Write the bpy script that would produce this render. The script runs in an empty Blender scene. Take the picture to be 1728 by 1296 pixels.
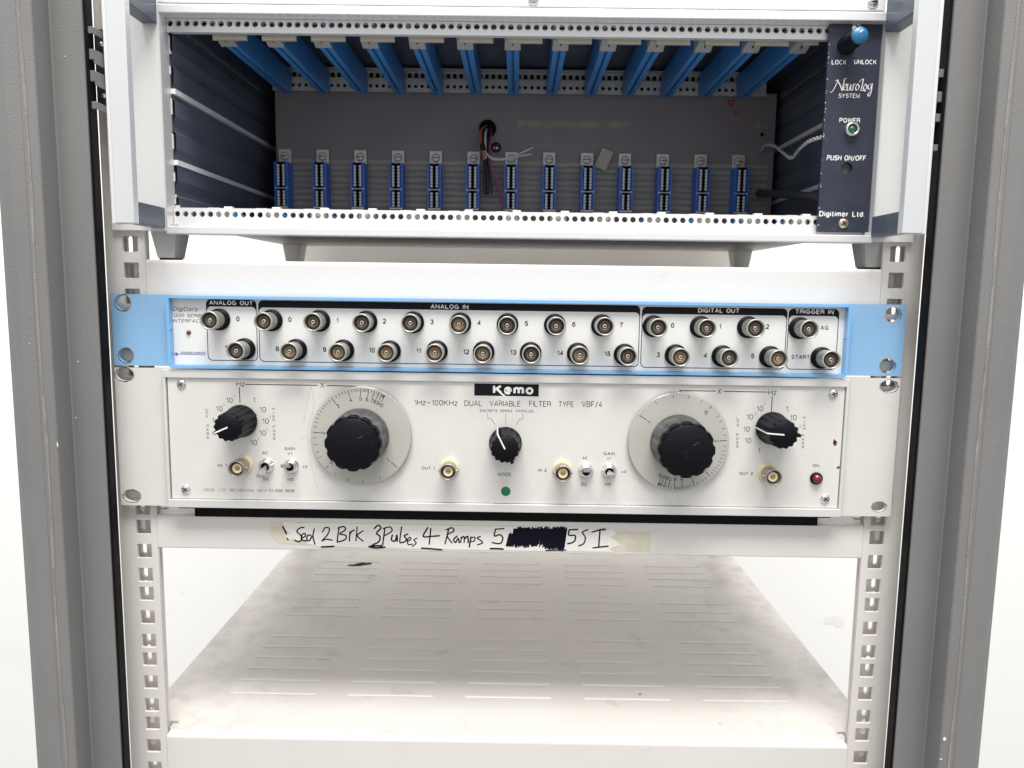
import bpy, math, random
from mathutils import Vector, Matrix
random.seed(7)
S = 0.001                      # all lengths below are millimetres
scn = bpy.context.scene
COL = scn.collection

# ------------------------------------------------------------ camera
F_PX = 1292.30052
PITCH, YAW, ROLL = 0.122690542, -0.00507819396, 0.0134865024
CAM = Vector((2.83120416, -468.582713, 0.0))
fw = Vector((math.sin(YAW)*math.cos(PITCH), math.cos(YAW)*math.cos(PITCH), -math.sin(PITCH)))
r0 = fw.cross(Vector((0, 0, 1))).normalized(); u0 = r0.cross(fw)
rt = math.cos(ROLL)*r0 + math.sin(ROLL)*u0
up = -math.sin(ROLL)*r0 + math.cos(ROLL)*u0
cd = bpy.data.cameras.new('camera'); cam = bpy.data.objects.new('camera', cd); COL.objects.link(cam)
M3 = Matrix((rt, up, -fw)).transposed()
cam.matrix_world = Matrix.Translation(CAM*S) @ M3.to_4x4()
cd.sensor_width = 36.0; cd.lens = F_PX*36/1728; cd.clip_start = 0.01; cd.clip_end = 50
cd.dof.use_dof = True; cd.dof.focus_distance = 0.455; cd.dof.aperture_fstop = 15
scn.camera = cam

# ------------------------------------------------------------ light
w = bpy.data.worlds.new('World'); scn.world = w; w.use_nodes = True
nt = w.node_tree; bg = nt.nodes['Background']
_tc = nt.nodes.new('ShaderNodeTexCoord'); _sp = nt.nodes.new('ShaderNodeSeparateXYZ'); _cr = nt.nodes.new('ShaderNodeValToRGB'); _mr = nt.nodes.new('ShaderNodeMapRange')
nt.links.new(_tc.outputs['Generated'], _sp.inputs[0]); nt.links.new(_sp.outputs['Z'], _mr.inputs['Value']); _mr.inputs['From Min'].default_value = -1; nt.links.new(_mr.outputs[0], _cr.inputs[0])
_e = _cr.color_ramp.elements; _e[0].position = 0.0; _e[0].color = (.34, .33, .32, 1); _e[1].position = 1.0; _e[1].color = (1, 1, 1, 1)
_x = _cr.color_ramp.elements.new(.48); _x.color = (.36, .362, .365, 1); _x = _cr.color_ramp.elements.new(.62); _x.color = (.55, .56, .57, 1)
nt.links.new(_cr.outputs[0], bg.inputs[0]); bg.inputs[1].default_value = 1.25
def area(name, loc, target, sx, sy, power, col=(1, 0.98, 0.95)):
    l = bpy.data.lights.new(name, 'AREA'); l.shape = 'RECTANGLE'; l.size = sx; l.size_y = sy; l.energy = power; l.color = col
    o = bpy.data.objects.new(name, l); COL.objects.link(o); o.location = loc
    o.rotation_euler = (Vector(target)-Vector(loc)).to_track_quat('-Z', 'Y').to_euler(); return o
area('ceiling_light', (0.05, -0.85, 1.75), (0, 0, -0.05), 1.3, 0.6, 52)
area('wall_fill_light', (0, 0.25, 1.6), (0, 0.66, -0.2), 1.6, 0.3, 20)  # added fill lamp that brightens the wall behind the rack
vs = scn.view_settings; vs.view_transform = 'Standard'; vs.look = 'None'; vs.exposure = 0.2; vs.gamma = 1
vs.use_curve_mapping = False
scn.cycles.max_bounces = 8

# ------------------------------------------------------------ helpers
def P(px, py, Y):
    """point of the plane y=Y (mm) that the photograph shows at pixel px,py of 1728x1296"""
    d = fw + rt*((px-864)/F_PX) - up*((py-648)/F_PX)
    return CAM + d*((Y-CAM.y)/d.y)
def mat(name, col, rough=0.5, metal=0.0, bump=0.0, bscale=900, var=0.0, vscale=60, spec=0.5, coat=0.0, dirt=None, emis=None, stretch=None, rvar=0.0):
    m = bpy.data.materials.new(name); m.use_nodes = True; nt = m.node_tree; b = nt.nodes['Principled BSDF']
    b.inputs['Base Color'].default_value = (*col, 1); b.inputs['Roughness'].default_value = rough
    b.inputs['Metallic'].default_value = metal; b.inputs['Specular IOR Level'].default_value = spec
    b.inputs['Coat Weight'].default_value = coat
    tc = nt.nodes.new('ShaderNodeTexCoord'); src = tc.outputs['Object']
    if stretch:
        mp = nt.nodes.new('ShaderNodeMapping'); mp.inputs['Scale'].default_value = stretch; nt.links.new(src, mp.inputs[0]); src = mp.outputs[0]
    def noise(sc, det=4):
        n = nt.nodes.new('ShaderNodeTexNoise'); n.inputs['Scale'].default_value = sc; n.inputs['Detail'].default_value = det
        nt.links.new(src, n.inputs['Vector']); return n.outputs['Fac']
    colout = None
    if var:
        r = nt.nodes.new('ShaderNodeMapRange'); nt.links.new(noise(vscale), r.inputs['Value'])
        r.inputs['From Min'].default_value = 0.3; r.inputs['From Max'].default_value = 0.7
        r.inputs['To Min'].default_value = 1-var; r.inputs['To Max'].default_value = 1+var*0.5
        mx = nt.nodes.new('ShaderNodeVectorMath'); mx.operation = 'SCALE'; mx.inputs[0].default_value = col
        nt.links.new(r.outputs[0], mx.inputs['Scale']); colout = mx.outputs[0]
    if dirt:
        dc, amount, ds, thr = dirt
        r = nt.nodes.new('ShaderNodeMapRange'); nt.links.new(noise(ds, 8), r.inputs['Value'])
        r.inputs['From Min'].default_value = thr; r.inputs['From Max'].default_value = thr+0.12
        r.inputs['To Min'].default_value = 0; r.inputs['To Max'].default_value = amount
        mx = nt.nodes.new('ShaderNodeMix'); mx.data_type = 'RGBA'
        nt.links.new(r.outputs[0], mx.inputs['Factor'])
        if colout: nt.links.new(colout, mx.inputs['A'])
        else: mx.inputs['A'].default_value = (*col, 1)
        mx.inputs['B'].default_value = (*dc, 1); colout = mx.outputs['Result']
    if colout: nt.links.new(colout, b.inputs['Base Color'])
    if bump:
        bn = nt.nodes.new('ShaderNodeBump'); bn.inputs['Strength'].default_value = bump; bn.inputs['Distance'].default_value = 0.0004
        nt.links.new(noise(bscale, 2), bn.inputs['Height']); nt.links.new(bn.outputs[0], b.inputs['Normal'])
    if rvar:
        r = nt.nodes.new('ShaderNodeMapRange'); nt.links.new(noise(140, 6), r.inputs['Value'])
        r.inputs['From Min'].default_value = 0.35; r.inputs['From Max'].default_value = 0.65
        r.inputs['To Min'].default_value = rough-rvar; r.inputs['To Max'].default_value = rough+rvar
        nt.links.new(r.outputs[0], b.inputs['Roughness'])
    if emis:
        b.inputs['Emission Color'].default_value = (*emis[0], 1); b.inputs['Emission Strength'].default_value = emis[1]
    return m
M = dict(
    wall=mat('wall_paint', (0.86, 0.85, 0.83), 0.9, bump=0.1, bscale=150, dirt=((0.6, 0.58, 0.55), 0.12, 6, 0.62)),
    post=mat('cream_powder_coat', (0.725, 0.69, 0.652), 0.42, bump=0.16, bscale=1100, var=0.03, vscale=25),
    shelf=mat('shelf_powder_coat', (0.725, 0.693, 0.658), 0.4, bump=0.16, bscale=1000, var=0.03, vscale=12, dirt=((0.45, 0.41, 0.36), 0.25, 60, 0.68)),
    shelf_top=mat('dusty_shelf_coat', (0.65, 0.623, 0.592), 0.45, bump=0.12, bscale=1000, var=0.07, vscale=8, dirt=((0.36, 0.33, 0.30), 0.4, 30, 0.60)),
    frame=mat('grey_textured_coat', (0.205, 0.20, 0.196), 0.46, bump=0.5, bscale=1100, var=0.07, vscale=12, rvar=0.05, dirt=((0.42, 0.40, 0.38), 0.6, 380, 0.70)),
    wear=mat('worn_grey_coat', (0.26, 0.245, 0.232), 0.5, bump=0.5, bscale=700, var=0.2, vscale=90),
    black=mat('black_rubber', (0.004, 0.004, 0.005), 0.5, spec=.12),
    dkmetal=mat('dark_bracket', (0.022, 0.022, 0.026), 0.45, bump=0.2),
    grmetal=mat('grey_bracket', (0.17, 0.17, 0.17), 0.4, bump=0.2, var=0.1, vscale=200),
    alu=mat('satin_aluminium', (0.78, 0.775, 0.77), 0.38, metal=0.35, bump=0.06, bscale=500, var=0.04, vscale=30, stretch=(1, 1, 0.08), rvar=0.06),
    aluh=mat('drawn_aluminium', (0.80, 0.795, 0.79), 0.34, metal=0.3, bump=0.05, bscale=500, var=0.04, vscale=30, stretch=(0.06, 1, 1), rvar=0.05),
    alue=mat('brushed_ear_plate', (0.86, 0.85, 0.83), 0.4, metal=0.15, bump=0.08, bscale=600, var=0.05, vscale=25, stretch=(1, 1, 0.05)),
    handle=mat('clear_anodised_bar', (0.67, 0.68, 0.69), 0.42, metal=0.3, bump=0.05, bscale=500, var=0.05, vscale=25, stretch=(1, 1, 0.15), dirt=((0.28, 0.25, 0.22), 0.5, 130, 0.69)),
    plug=mat('blue_grey_plastic', (0.075, 0.092, 0.125), 0.3, bump=0.2, bscale=900, var=0.12, vscale=80),
    foot=mat('grey_plastic', (0.50, 0.50, 0.495), 0.45, bump=0.15, var=0.08),
    cover=mat('grey_vinyl_cover', (0.24, 0.235, 0.24), 0.5, bump=0.6, bscale=900, var=0.1, vscale=100),
    navy=mat('navy_side_wall', (0.115, 0.125, 0.16), 0.42, bump=0.12, var=0.15, vscale=30),
    backp=mat('brown_grey_board', (0.27, 0.235, 0.24), 0.5, bump=0.12, var=0.10, vscale=25),
    trackm=mat('olive_tracks', (0.37, 0.355, 0.29), 0.4, var=0.2, vscale=90, stretch=(0.1, 1, 1)),
    guide=mat('blue_card_guide', (0.065, 0.28, 0.62), 0.38, var=0.08, vscale=60),
    cap=mat('pale_grey_plastic', (0.42, 0.41, 0.38), 0.45, var=0.05),
    cream=mat('cream_strip', (0.76, 0.69, 0.52), 0.5, var=0.08, vscale=120),
    conn=mat('blue_connector', (0.035, 0.19, 0.78), 0.35),
    contact=mat('tinned_contact', (0.92, 0.93, 0.95), 0.3, metal=0.15),
    tab=mat('nickel_tab', (0.72, 0.69, 0.63), 0.4, metal=0.2, var=0.08, vscale=150),
    slot=mat('dark_recess', (0.005, 0.005, 0.006), 0.8, spec=.08),
    modp=mat('navy_module_panel', (0.030, 0.034, 0.058), 0.4, bump=0.14, bscale=1200, var=0.18, vscale=50, rvar=0.08, dirt=((0.16, 0.17, 0.21), 0.35, 160, 0.66)),
    white=mat('white_print_and_light', (0.82, 0.82, 0.80), 0.6),
    ink=mat('black_print', (0.006, 0.006, 0.009), 0.6, spec=.2),
    inkgrey=mat('faded_print', (0.03, 0.03, 0.03), 0.6, spec=.2),
    inkpale=mat('worn_print', (0.20, 0.195, 0.19), 0.6),
    inkblue=mat('blue_print', (0.02, 0.06, 0.30), 0.5),
    bluecap=mat('blue_cap', (0.02, 0.15, 0.31), 0.35, var=0.06, vscale=300),
    kblack=mat('black_knob', (0.004, 0.004, 0.007), 0.45, bump=0.1, bscale=1500, spec=0.16),
    kgrey=mat('dusty_lit_knob_flank', (0.055, 0.055, 0.058), 0.5, bump=0.3, bscale=900, dirt=((0.115, 0.115, 0.113), 0.7, 90, 0.45)),  # black knob flank greyed: dust, plus light from above painted in
    green=mat('green_lens', (0.01, 0.13, 0.07), 0.15, coat=0.5),
    greendot=mat('green_dot', (0.005, 0.17, 0.06), 0.5),
    red=mat('red_lens', (0.16, 0.008, 0.02), 0.15, coat=0.6, bump=0.5, bscale=500),
    dred=mat('dark_red_lens', (0.13, 0.01, 0.02), 0.2, coat=0.5),
    blue=mat('sky_blue_enamel', (0.265, 0.485, 0.74), 0.34, bump=0.25, bscale=500, var=0.03, vscale=30, coat=0.15),
    bluebez=mat('sky_blue_gloss', (0.20, 0.45, 0.77), 0.2, bump=0.03, bscale=300, coat=0.3),
    panelw=mat('white_printed_panel', (0.76, 0.755, 0.74), 0.38, bump=0.05, var=0.02, vscale=20),
    nickel=mat('nickel_sleeve', (0.50, 0.505, 0.455), 0.34, metal=0.6, var=0.06, vscale=200, rvar=0.08),
    brown=mat('brown_insulator', (0.10, 0.068, 0.05), 0.35, var=0.3, vscale=400),
    brown2=mat('light_brown_insulator', (0.24, 0.155, 0.095), 0.35, var=0.35, vscale=350),
    kear=mat('beige_enamel', (0.69, 0.665, 0.625), 0.4, bump=0.12, bscale=800, var=0.03, vscale=30, dirt=((0.5, 0.47, 0.43), 0.3, 50, 0.66)),
    kpanel=mat('beige_aluminium_panel', (0.74, 0.72, 0.685), 0.33, metal=0.12, bump=0.05, bscale=900, var=0.03, vscale=20, rvar=0.06, dirt=((0.5, 0.46, 0.42), 0.14, 70, 0.70)),
    kframe=mat('satin_bezel', (0.80, 0.79, 0.77), 0.33, metal=0.4, bump=0.05, var=0.04, vscale=30, stretch=(0.1, 1, 1)),
    dial=mat('smoked_acrylic_dial', (0.47, 0.455, 0.415), 0.22, coat=0.15, var=0.05, vscale=30),
    dialrim=mat('dial_rim', (0.30, 0.29, 0.27), 0.25),
    washer=mat('yellowed_washer', (0.74, 0.66, 0.40), 0.45, var=0.08, vscale=200),
    oldmetal=mat('tarnished_sleeve', (0.42, 0.39, 0.36), 0.38, metal=0.75, var=0.2, vscale=300),
    ptfe=mat('cream_insulator', (0.76, 0.68, 0.48), 0.4),
    gold=mat('gold_pin', (0.55, 0.38, 0.12), 0.3, metal=0.9),
    lever=mat('satin_lever', (0.40, 0.40, 0.385), 0.35, metal=0.6),
    chrome=mat('chrome', (0.80, 0.79, 0.77), 0.18, metal=0.95, var=0.06, vscale=300),
    brass=mat('brassy_screw', (0.62, 0.52, 0.40), 0.32, metal=0.8, var=0.2, vscale=500),
    rust=mat('rust', (0.20, 0.045, 0.015), 0.8, var=0.4, vscale=900),
    tape=mat('paper_tape', (0.84, 0.81, 0.76), 0.65, var=0.04, vscale=60),
    glue=mat('yellow_glue_residue', (0.68, 0.63, 0.50), 0.5, var=0.12, vscale=90, dirt=((0.72, 0.69, 0.62), 0.7, 120, 0.52)),
    marker=mat('marker_ink', (0.006, 0.006, 0.014), 0.7, spec=.1),
    scratch=mat('scratch', (0.42, 0.36, 0.32), 0.6),
    wred=mat('orange_wire', (0.55, 0.12, 0.05), 0.4), wwhite=mat('white_wire', (0.66, 0.62, 0.62), 0.4),
    wpurple=mat('purple_wire', (0.16, 0.05, 0.24), 0.4), wpink=mat('pink_wire', (0.50, 0.06, 0.16), 0.4), wblack=mat('black_wire', (0.012, 0.012, 0.014), 0.4),
    scuff=mat('wall_scuff', (0.80, 0.785, 0.765), 0.9),
    rearm=mat('shaded_post_coat', (0.40, 0.385, 0.365), 0.5, bump=.1, var=.06, vscale=12),  # post coat darkened, shade painted into the rear rail's colour
    cable=mat('grey_black_cable', (0.05, 0.05, 0.05), 0.45),
    redink=mat('red_ink', (0.34, 0.03, 0.02), 0.6),
    haze=mat('smudge', (0.30, 0.28, 0.26), 0.7), tan=mat('tan_tag', (0.50, 0.46, 0.36), 0.5, var=0.06, vscale=200),
    labelo=mat('olive_label', (0.33, 0.32, 0.25), 0.4, var=0.2, vscale=100),
)

def grime(m):      # dust gathers toward the two side edges of the shelf
    nt = m.node_tree; b = nt.nodes['Principled BSDF']; old = b.inputs['Base Color'].links[0].from_socket
    tc = nt.nodes.new('ShaderNodeTexCoord'); sp = nt.nodes.new('ShaderNodeSeparateXYZ'); nt.links.new(tc.outputs['Object'], sp.inputs[0])
    ab = nt.nodes.new('ShaderNodeMath'); ab.operation = 'ABSOLUTE'; nt.links.new(sp.outputs['X'], ab.inputs[0])
    mr = nt.nodes.new('ShaderNodeMapRange'); nt.links.new(ab.outputs[0], mr.inputs['Value']); mr.inputs['From Min'].default_value = .12; mr.inputs['From Max'].default_value = .25
    nz = nt.nodes.new('ShaderNodeTexNoise'); nz.inputs['Scale'].default_value = 34; nz.inputs['Detail'].default_value = 9; nz.inputs['Roughness'].default_value = .7; nt.links.new(tc.outputs['Object'], nz.inputs['Vector'])
    m2 = nt.nodes.new('ShaderNodeMapRange'); nt.links.new(nz.outputs['Fac'], m2.inputs['Value']); m2.inputs['From Min'].default_value = .44; m2.inputs['From Max'].default_value = .66
    mu = nt.nodes.new('ShaderNodeMath'); mu.operation = 'MULTIPLY'; nt.links.new(mr.outputs[0], mu.inputs[0]); nt.links.new(m2.outputs[0], mu.inputs[1])
    m3 = nt.nodes.new('ShaderNodeMath'); m3.operation = 'MULTIPLY'; nt.links.new(mu.outputs[0], m3.inputs[0]); m3.inputs[1].default_value = .55
    mx = nt.nodes.new('ShaderNodeMix'); mx.data_type = 'RGBA'; nt.links.new(m3.outputs[0], mx.inputs['Factor']); nt.links.new(old, mx.inputs['A']); mx.inputs['B'].default_value = (.33, .30, .27, 1)
    nt.links.new(mx.outputs['Result'], b.inputs['Base Color'])
grime(M['shelf_top'])

class MB:
    def __init__(s): s.v = []; s.f = []; s.m = []; s.sm = []; s.mats = []
    def mi(s, name):
        if name not in s.mats: s.mats.append(name)
        return s.mats.index(name)
    def add(s, vs, fs, m, smooth=False):
        b = len(s.v); s.v += [Vector(v) for v in vs]; k = s.mi(m)
        for f in fs: s.f.append([b+i for i in f]); s.m.append(k); s.sm.append(smooth)
    def box(s, x0, x1, y0, y1, z0, z1, m):
        v = [(x, y, z) for x in (x0, x1) for y in (y0, y1) for z in (z0, z1)]
        s.add(v, [(0, 1, 3, 2), (4, 6, 7, 5), (0, 4, 5, 1), (2, 3, 7, 6), (0, 2, 6, 4), (1, 5, 7, 3)], m)
    def hexa(s, a, b, m):      # a, b: matching 4-point loops
        s.add(list(a)+list(b), [(0, 1, 2, 3), (7, 6, 5, 4), (0, 4, 5, 1), (1, 5, 6, 2), (2, 6, 7, 3), (3, 7, 4, 0)], m)
    def lathe(s, prof, c, m, n=32, fr=None, smooth=True, capf=True, rot=0.0, axis=None):
        """profile [(r, y)] about the Y axis through c; fr(angle, r, i) may change r; axis = other direction instead of +Y"""
        c = Vector(c); vs = []; k = len(prof)
        ax = Vector((0, 1, 0)) if axis is None else Vector(axis).normalized()
        q = Vector((0, 1, 0)).rotation_difference(ax)
        for i, (r, y) in enumerate(prof):
            for j in range(n):
                a = 2*math.pi*j/n+rot; rr = fr(a, r, i) if fr else r
                vs.append(c+q @ Vector((rr*math.cos(a), y, rr*math.sin(a))))
        fs = [(i*n+j, i*n+(j+1) % n, (i+1)*n+(j+1) % n, (i+1)*n+j) for i in range(k-1) for j in range(n)]
        s.add(vs, fs, m, smooth)
        if capf:
            b = len(s.v)-k*n; km = s.mi(m)
            s.f.append([b+(k-1)*n+j for j in range(n)]); s.m.append(km); s.sm.append(False)
    def extr(s, loop, z0, z1, m, smooth=False):   # loop of (x, y), extruded along z
        n = len(loop); v = [(x, y, z0) for x, y in loop]+[(x, y, z1) for x, y in loop]
        s.add(v, [(i, (i+1) % n, n+(i+1) % n, n+i) for i in range(n)], m, smooth)
        s.add(v, [tuple(range(n)), tuple(range(2*n-1, n-1, -1))], m)
    def tube(s, path, r, m, n=10):
        path = [Vector(p) for p in path]; vs = []
        for i, p in enumerate(path):
            t = (path[min(i+1, len(path)-1)]-path[max(i-1, 0)]).normalized()
            a = t.cross(Vector((0.1, 0.2, 1))).normalized(); b = t.cross(a)
            for j in range(n): an = 2*math.pi*j/n; vs.append(p+a*(r*math.cos(an))+b*(r*math.sin(an)))
        fs = [(i*n+j, i*n+(j+1) % n, (i+1)*n+(j+1) % n, (i+1)*n+j) for i in range(len(path)-1) for j in range(n)]
        s.add(vs, fs, m, True); k = len(s.v)-len(path)*n
        s.add([s.v[k+j] for j in range(n)], [tuple(range(n))], m); s.add([s.v[len(path)*n+k-n+j] for j in range(n)], [tuple(range(n))], m)
    def mesh(s, me, fn, m):
        s.add([fn(v.co) for v in me.vertices], [tuple(p.vertices) for p in me.polygons], m)
    def ribbon(s, pts, wd, Y, m, nib=None):      # flat stroke in the plane y=Y, pts (x, z) mm
        pts = [Vector(p) for p in pts]
        for i in range(len(pts)-1):
            a, b = pts[i], pts[i+1]; d = (b-a)
            if d.length < 1e-6: continue
            nn = Vector(nib) if nib else Vector((-d.y, d.x)).normalized()*wd/2
            Yk = Y-0.0006*i
            s.add([(p.x, Yk, p.y) for p in (a-nn, b-nn, b+nn, a+nn)], [(0, 1, 2, 3)], m)
            if not nib:
                for p in (a, b):
                    s.add([(p.x+wd/2*math.cos(t*math.pi/4), Yk-0.0003, p.y+wd/2*math.sin(t*math.pi/4)) for t in range(8)], [tuple(range(8))], m)
def smoothline(pts, k=4):
    if len(pts) < 3: return [tuple(p) for p in pts]
    out = []; q = [pts[0]]+list(pts)+[pts[-1]]
    for i in range(1, len(q)-2):
        p0, p1, p2, p3 = [Vector(x) for x in q[i-1:i+3]]
        for j in range(k):
            t = j/k; out.append(tuple(0.5*((2*p1)+(p2-p0)*t+(2*p0-5*p1+4*p2-p3)*t*t+(3*p1-p0-3*p2+p3)*t**3)))
    out.append(tuple(pts[-1])); return out
def root(name, loc, label, cat, group=None):
    o = bpy.data.objects.new(name, None); COL.objects.link(o); o.location = Vector(loc)*S; o.empty_display_size = 0.01
    o['label'] = label; o['category'] = cat; o['_o'] = [float(c) for c in loc]
    if group: o['group'] = group
    return o
ORG = {}
def obj(name, mb, parent=None, org=None, bevel=0, label=None, seg=2, kind=None, loc=None):
    """org: the mm origin the vertices are given about; loc: where the object sits in its parent (mm)"""
    org = Vector(org) if org is not None else (Vector(parent['_o']) if parent is not None and '_o' in parent else Vector((0, 0, 0)))
    me = bpy.data.meshes.new(name); me.from_pydata([(v-org)*S for v in mb.v], [], mb.f)
    for n in mb.mats: me.materials.append(M[n])
    me.polygons.foreach_set('material_index', mb.m); me.polygons.foreach_set('use_smooth', mb.sm); me.update()
    o = bpy.data.objects.new(name, me); COL.objects.link(o)
    o.parent = parent
    if loc is not None: o.location = Vector(loc)*S
    o['_o'] = [org.x, org.y, org.z] if loc is None else [0.0, 0.0, 0.0]
    if bevel:
        b = o.modifiers.new('bevel', 'BEVEL'); b.width = bevel*S; b.segments = seg; b.limit_method = 'ANGLE'; b.angle_limit = math.radians(40)
    if label: o['label'] = label
    if kind: o['kind'] = kind
    return o
def at(o, parent, off):     # copy of a part tree placed in parent at off (mm)
    c = o.copy(); COL.objects.link(c); c.parent = parent; c.location = Vector(off)*S
    for ch in list(o.children):
        d = ch.copy(); COL.objects.link(d); d.parent = c
    return c
def circle(cx, cz, r, n=20, ph=0): return [(cx+r*math.cos(2*math.pi*i/n+ph), cz+r*math.sin(2*math.pi*i/n+ph)) for i in range(n)]
def rect(x0, x1, z0, z1): return [(x0, z0), (x1, z0), (x1, z1), (x0, z1)]
def rrect(x0, x1, z0, z1, r, n=5, corners=(1, 1, 1, 1)):
    out = []
    for k, (cx, cz, a) in enumerate(((x1-r, z1-r, 0), (x0+r, z1-r, 90), (x0+r, z0+r, 180), (x1-r, z0+r, 270))):
        if corners[k]:
            for i in range(n+1): t = math.radians(a+90*i/n); out.append((cx+r*math.cos(t), cz+r*math.sin(t)))
        else:
            out.append(((x1, x0, x0, x1)[k], (z1, z1, z0, z0)[k]))
    return out
def fillmesh(loops, ext):
    cu = bpy.data.curves.new('tmp', 'CURVE'); cu.dimensions = '2D'; cu.fill_mode = 'BOTH'; cu.extrude = ext
    for lp in loops:
        sp = cu.splines.new('POLY'); sp.points.add(len(lp)-1)
        for p, (x, y) in zip(sp.points, lp): p.co = (x, y, 0, 1)
        sp.use_cyclic_u = True
    o = bpy.data.objects.new('tmp', cu); me = o.to_mesh(); me2 = me.copy(); o.to_mesh_clear(); bpy.data.objects.remove(o); bpy.data.curves.remove(cu)
    return me2
def plate(mb, loops, y0, y1, m):       # plate standing in the XZ plane, with holes, from y0 to y1
    me = fillmesh(loops, (y1-y0)/2); yc = (y0+y1)/2
    mb.mesh(me, lambda c: (c.x, yc+c.z, c.y), m); bpy.data.meshes.remove(me)
def hplate(mb, loops, z0, z1, m):      # lying plate, loops (x, y)
    me = fillmesh(loops, (z1-z0)/2); zc = (z0+z1)/2
    mb.mesh(me, lambda c: (c.x, c.y, zc+c.z), m); bpy.data.meshes.remove(me)
GL = {}
def _g(ch, w_, *strokes): GL[ch] = (w_, strokes)
def ar(cx, cy, rx, ry, a0, a1, n=9): return [(cx+rx*math.cos(math.radians(a0+(a1-a0)*i/n)), cy+ry*math.sin(math.radians(a0+(a1-a0)*i/n))) for i in range(n+1)]
_g(' ', .32)
_g('A', .70, [(0, 0), (.35, 1), (.70, 0)], [(.13, .33), (.57, .33)])
_g('B', .62, [(.34, .53), (0, .53), (0, 1), (.36, 1)]+ar(.36, .765, .22, .235, 90, -90)+[(.36, .53)]+ar(.38, .265, .24, .265, 90, -90)+[(0, 0), (0, .53)])
_g('C', .70, ar(.36, .5, .36, .5, 50, 310, 16))
_g('D', .67, [(0, 0), (0, 1), (.30, 1)]+ar(.30, .5, .37, .5, 90, -90, 12)+[(0, 0)])
_g('E', .58, [(.58, 0), (0, 0), (0, 1), (.57, 1)], [(0, .53), (.53, .53)])
_g('F', .55, [(0, 0), (0, 1), (.55, 1)], [(0, .52), (.48, .52)])
_g('G', .74, ar(.36, .5, .36, .5, 48, 300, 16)+[(.70, .12), (.70, .45), (.40, .45)])
_g('H', .66, [(0, 0), (0, 1)], [(.66, 0), (.66, 1)], [(0, .53), (.66, .53)])
_g('I', .0, [(0, 0), (0, 1)])
_g('J', .48, [(.48, 1), (.48, .25)]+ar(.24, .25, .24, .25, 0, -180, 8))
_g('K', .66, [(0, 0), (0, 1)], [(.62, 1), (0, .38)], [(.22, .60), (.66, 0)])
_g('L', .52, [(0, 1), (0, 0), (.52, 0)])
_g('M', .78, [(0, 0), (0, 1), (.39, .05), (.78, 1), (.78, 0)])
_g('N', .66, [(0, 0), (0, 1), (.66, 0), (.66, 1)])
_g('O', .74, ar(.37, .5, .37, .5, 90, 450, 24))
_g('P', .60, [(0, 0), (0, 1), (.34, 1)]+ar(.34, .74, .26, .26, 90, -90)+[(0, .48)])
_g('R', .64, [(0, 0), (0, 1), (.36, 1)]+ar(.36, .75, .25, .25, 90, -90)+[(0, .50)], [(.38, .50), (.58, .40), (.63, 0)])
_g('S', .62, ar(.31, .73, .28, .27, 20, 250, 10)+[(.34, .50)]+ar(.31, .27, .30, .27, 60, -160, 10))
_g('T', .64, [(0, 1), (.64, 1)], [(.32, 1), (.32, 0)])
_g('U', .64, [(0, 1), (0, .32)]+ar(.32, .32, .32, .32, 180, 360, 10)+[(.64, 1)])
_g('V', .66, [(0, 1), (.33, 0), (.66, 1)])
_g('W', .94, [(0, 1), (.23, 0), (.47, .95), (.71, 0), (.94, 1)])
_g('X', .64, [(0, 0), (.64, 1)], [(0, 1), (.64, 0)])
_g('Y', .66, [(0, 1), (.33, .44), (.66, 1)], [(.33, .44), (.33, 0)])
_g('Z', .60, [(0, 1), (.60, 1), (0, 0), (.60, 0)])
_g('0', .52, ar(.26, .5, .26, .5, 90, 450, 24))
_g('1', .26, [(0, .76), (.20, .84), (.26, 1), (.26, 0)])
_g('2', .52, ar(.26, .73, .25, .27, 170, -20, 10)+[(.40, .44), (.02, .06), (0, 0), (.54, 0)])
_g('3', .52, ar(.25, .76, .24, .24, 160, -70, 9)+[(.22, .52)], [(.22, .52)]+ar(.25, .27, .27, .27, 70, -165, 10))
_g('4', .56, [(.42, 0), (.42, 1), (0, .26), (.56, .26)])
_g('5', .52, [(.50, 1), (.10, 1), (.04, .50)]+ar(.26, .32, .27, .32, 130, -160, 11))
_g('6', .52, [(.49, .82)]+ar(.27, .70, .22, .30, 45, 150, 6)+[(.01, .42)]+ar(.27, .31, .26, .31, 180, 530, 16))
_g('7', .52, [(0, 1), (.53, 1), (.32, .55), (.20, 0)])
_g('8', .52, ar(.26, .76, .22, .24, -90, 270, 16), ar(.26, .26, .27, .26, 90, 450, 16))
_g('9', .52, ar(.25, .69, .25, .31, 0, 360, 16)+[(.50, .60)]+ar(.24, .30, .23, .30, 0, -150, 8))
_g('-', .30, [(0, .38), (.30, .38)]); _g('—', .62, [(0, .48), (.62, .48)]); _g('/', .40, [(0, -.12), (.40, 1.02)]); _g('.', .04, [(0, 0), (0, .05)])
_g('a', .46, [(.02, .58)]+ar(.23, .56, .20, .18, 150, 0, 7)+[(.43, .08), (.49, 0)], ar(.22, .17, .21, .18, 60, 300, 10)+[(.43, .18)])
_g('d', .48, [(.48, 1), (.48, 0)], ar(.24, .36, .24, .36, 0, 360, 16))
_g('e', .50, [(.01, .38), (.49, .38)]+ar(.25, .36, .25, .38, 10, 320, 14))
_g('g', .48, [(.48, .72), (.48, -.06)]+ar(.24, -.06, .24, .20, 0, -160, 7), ar(.24, .36, .24, .36, 0, 360, 16))
_g('i', .0, [(0, 0), (0, .72)], [(0, .92), (0, 1)])
_g('k', .44, [(0, 0), (0, 1)], [(.42, .72), (0, .30)], [(.15, .45), (.44, 0)])
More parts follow.
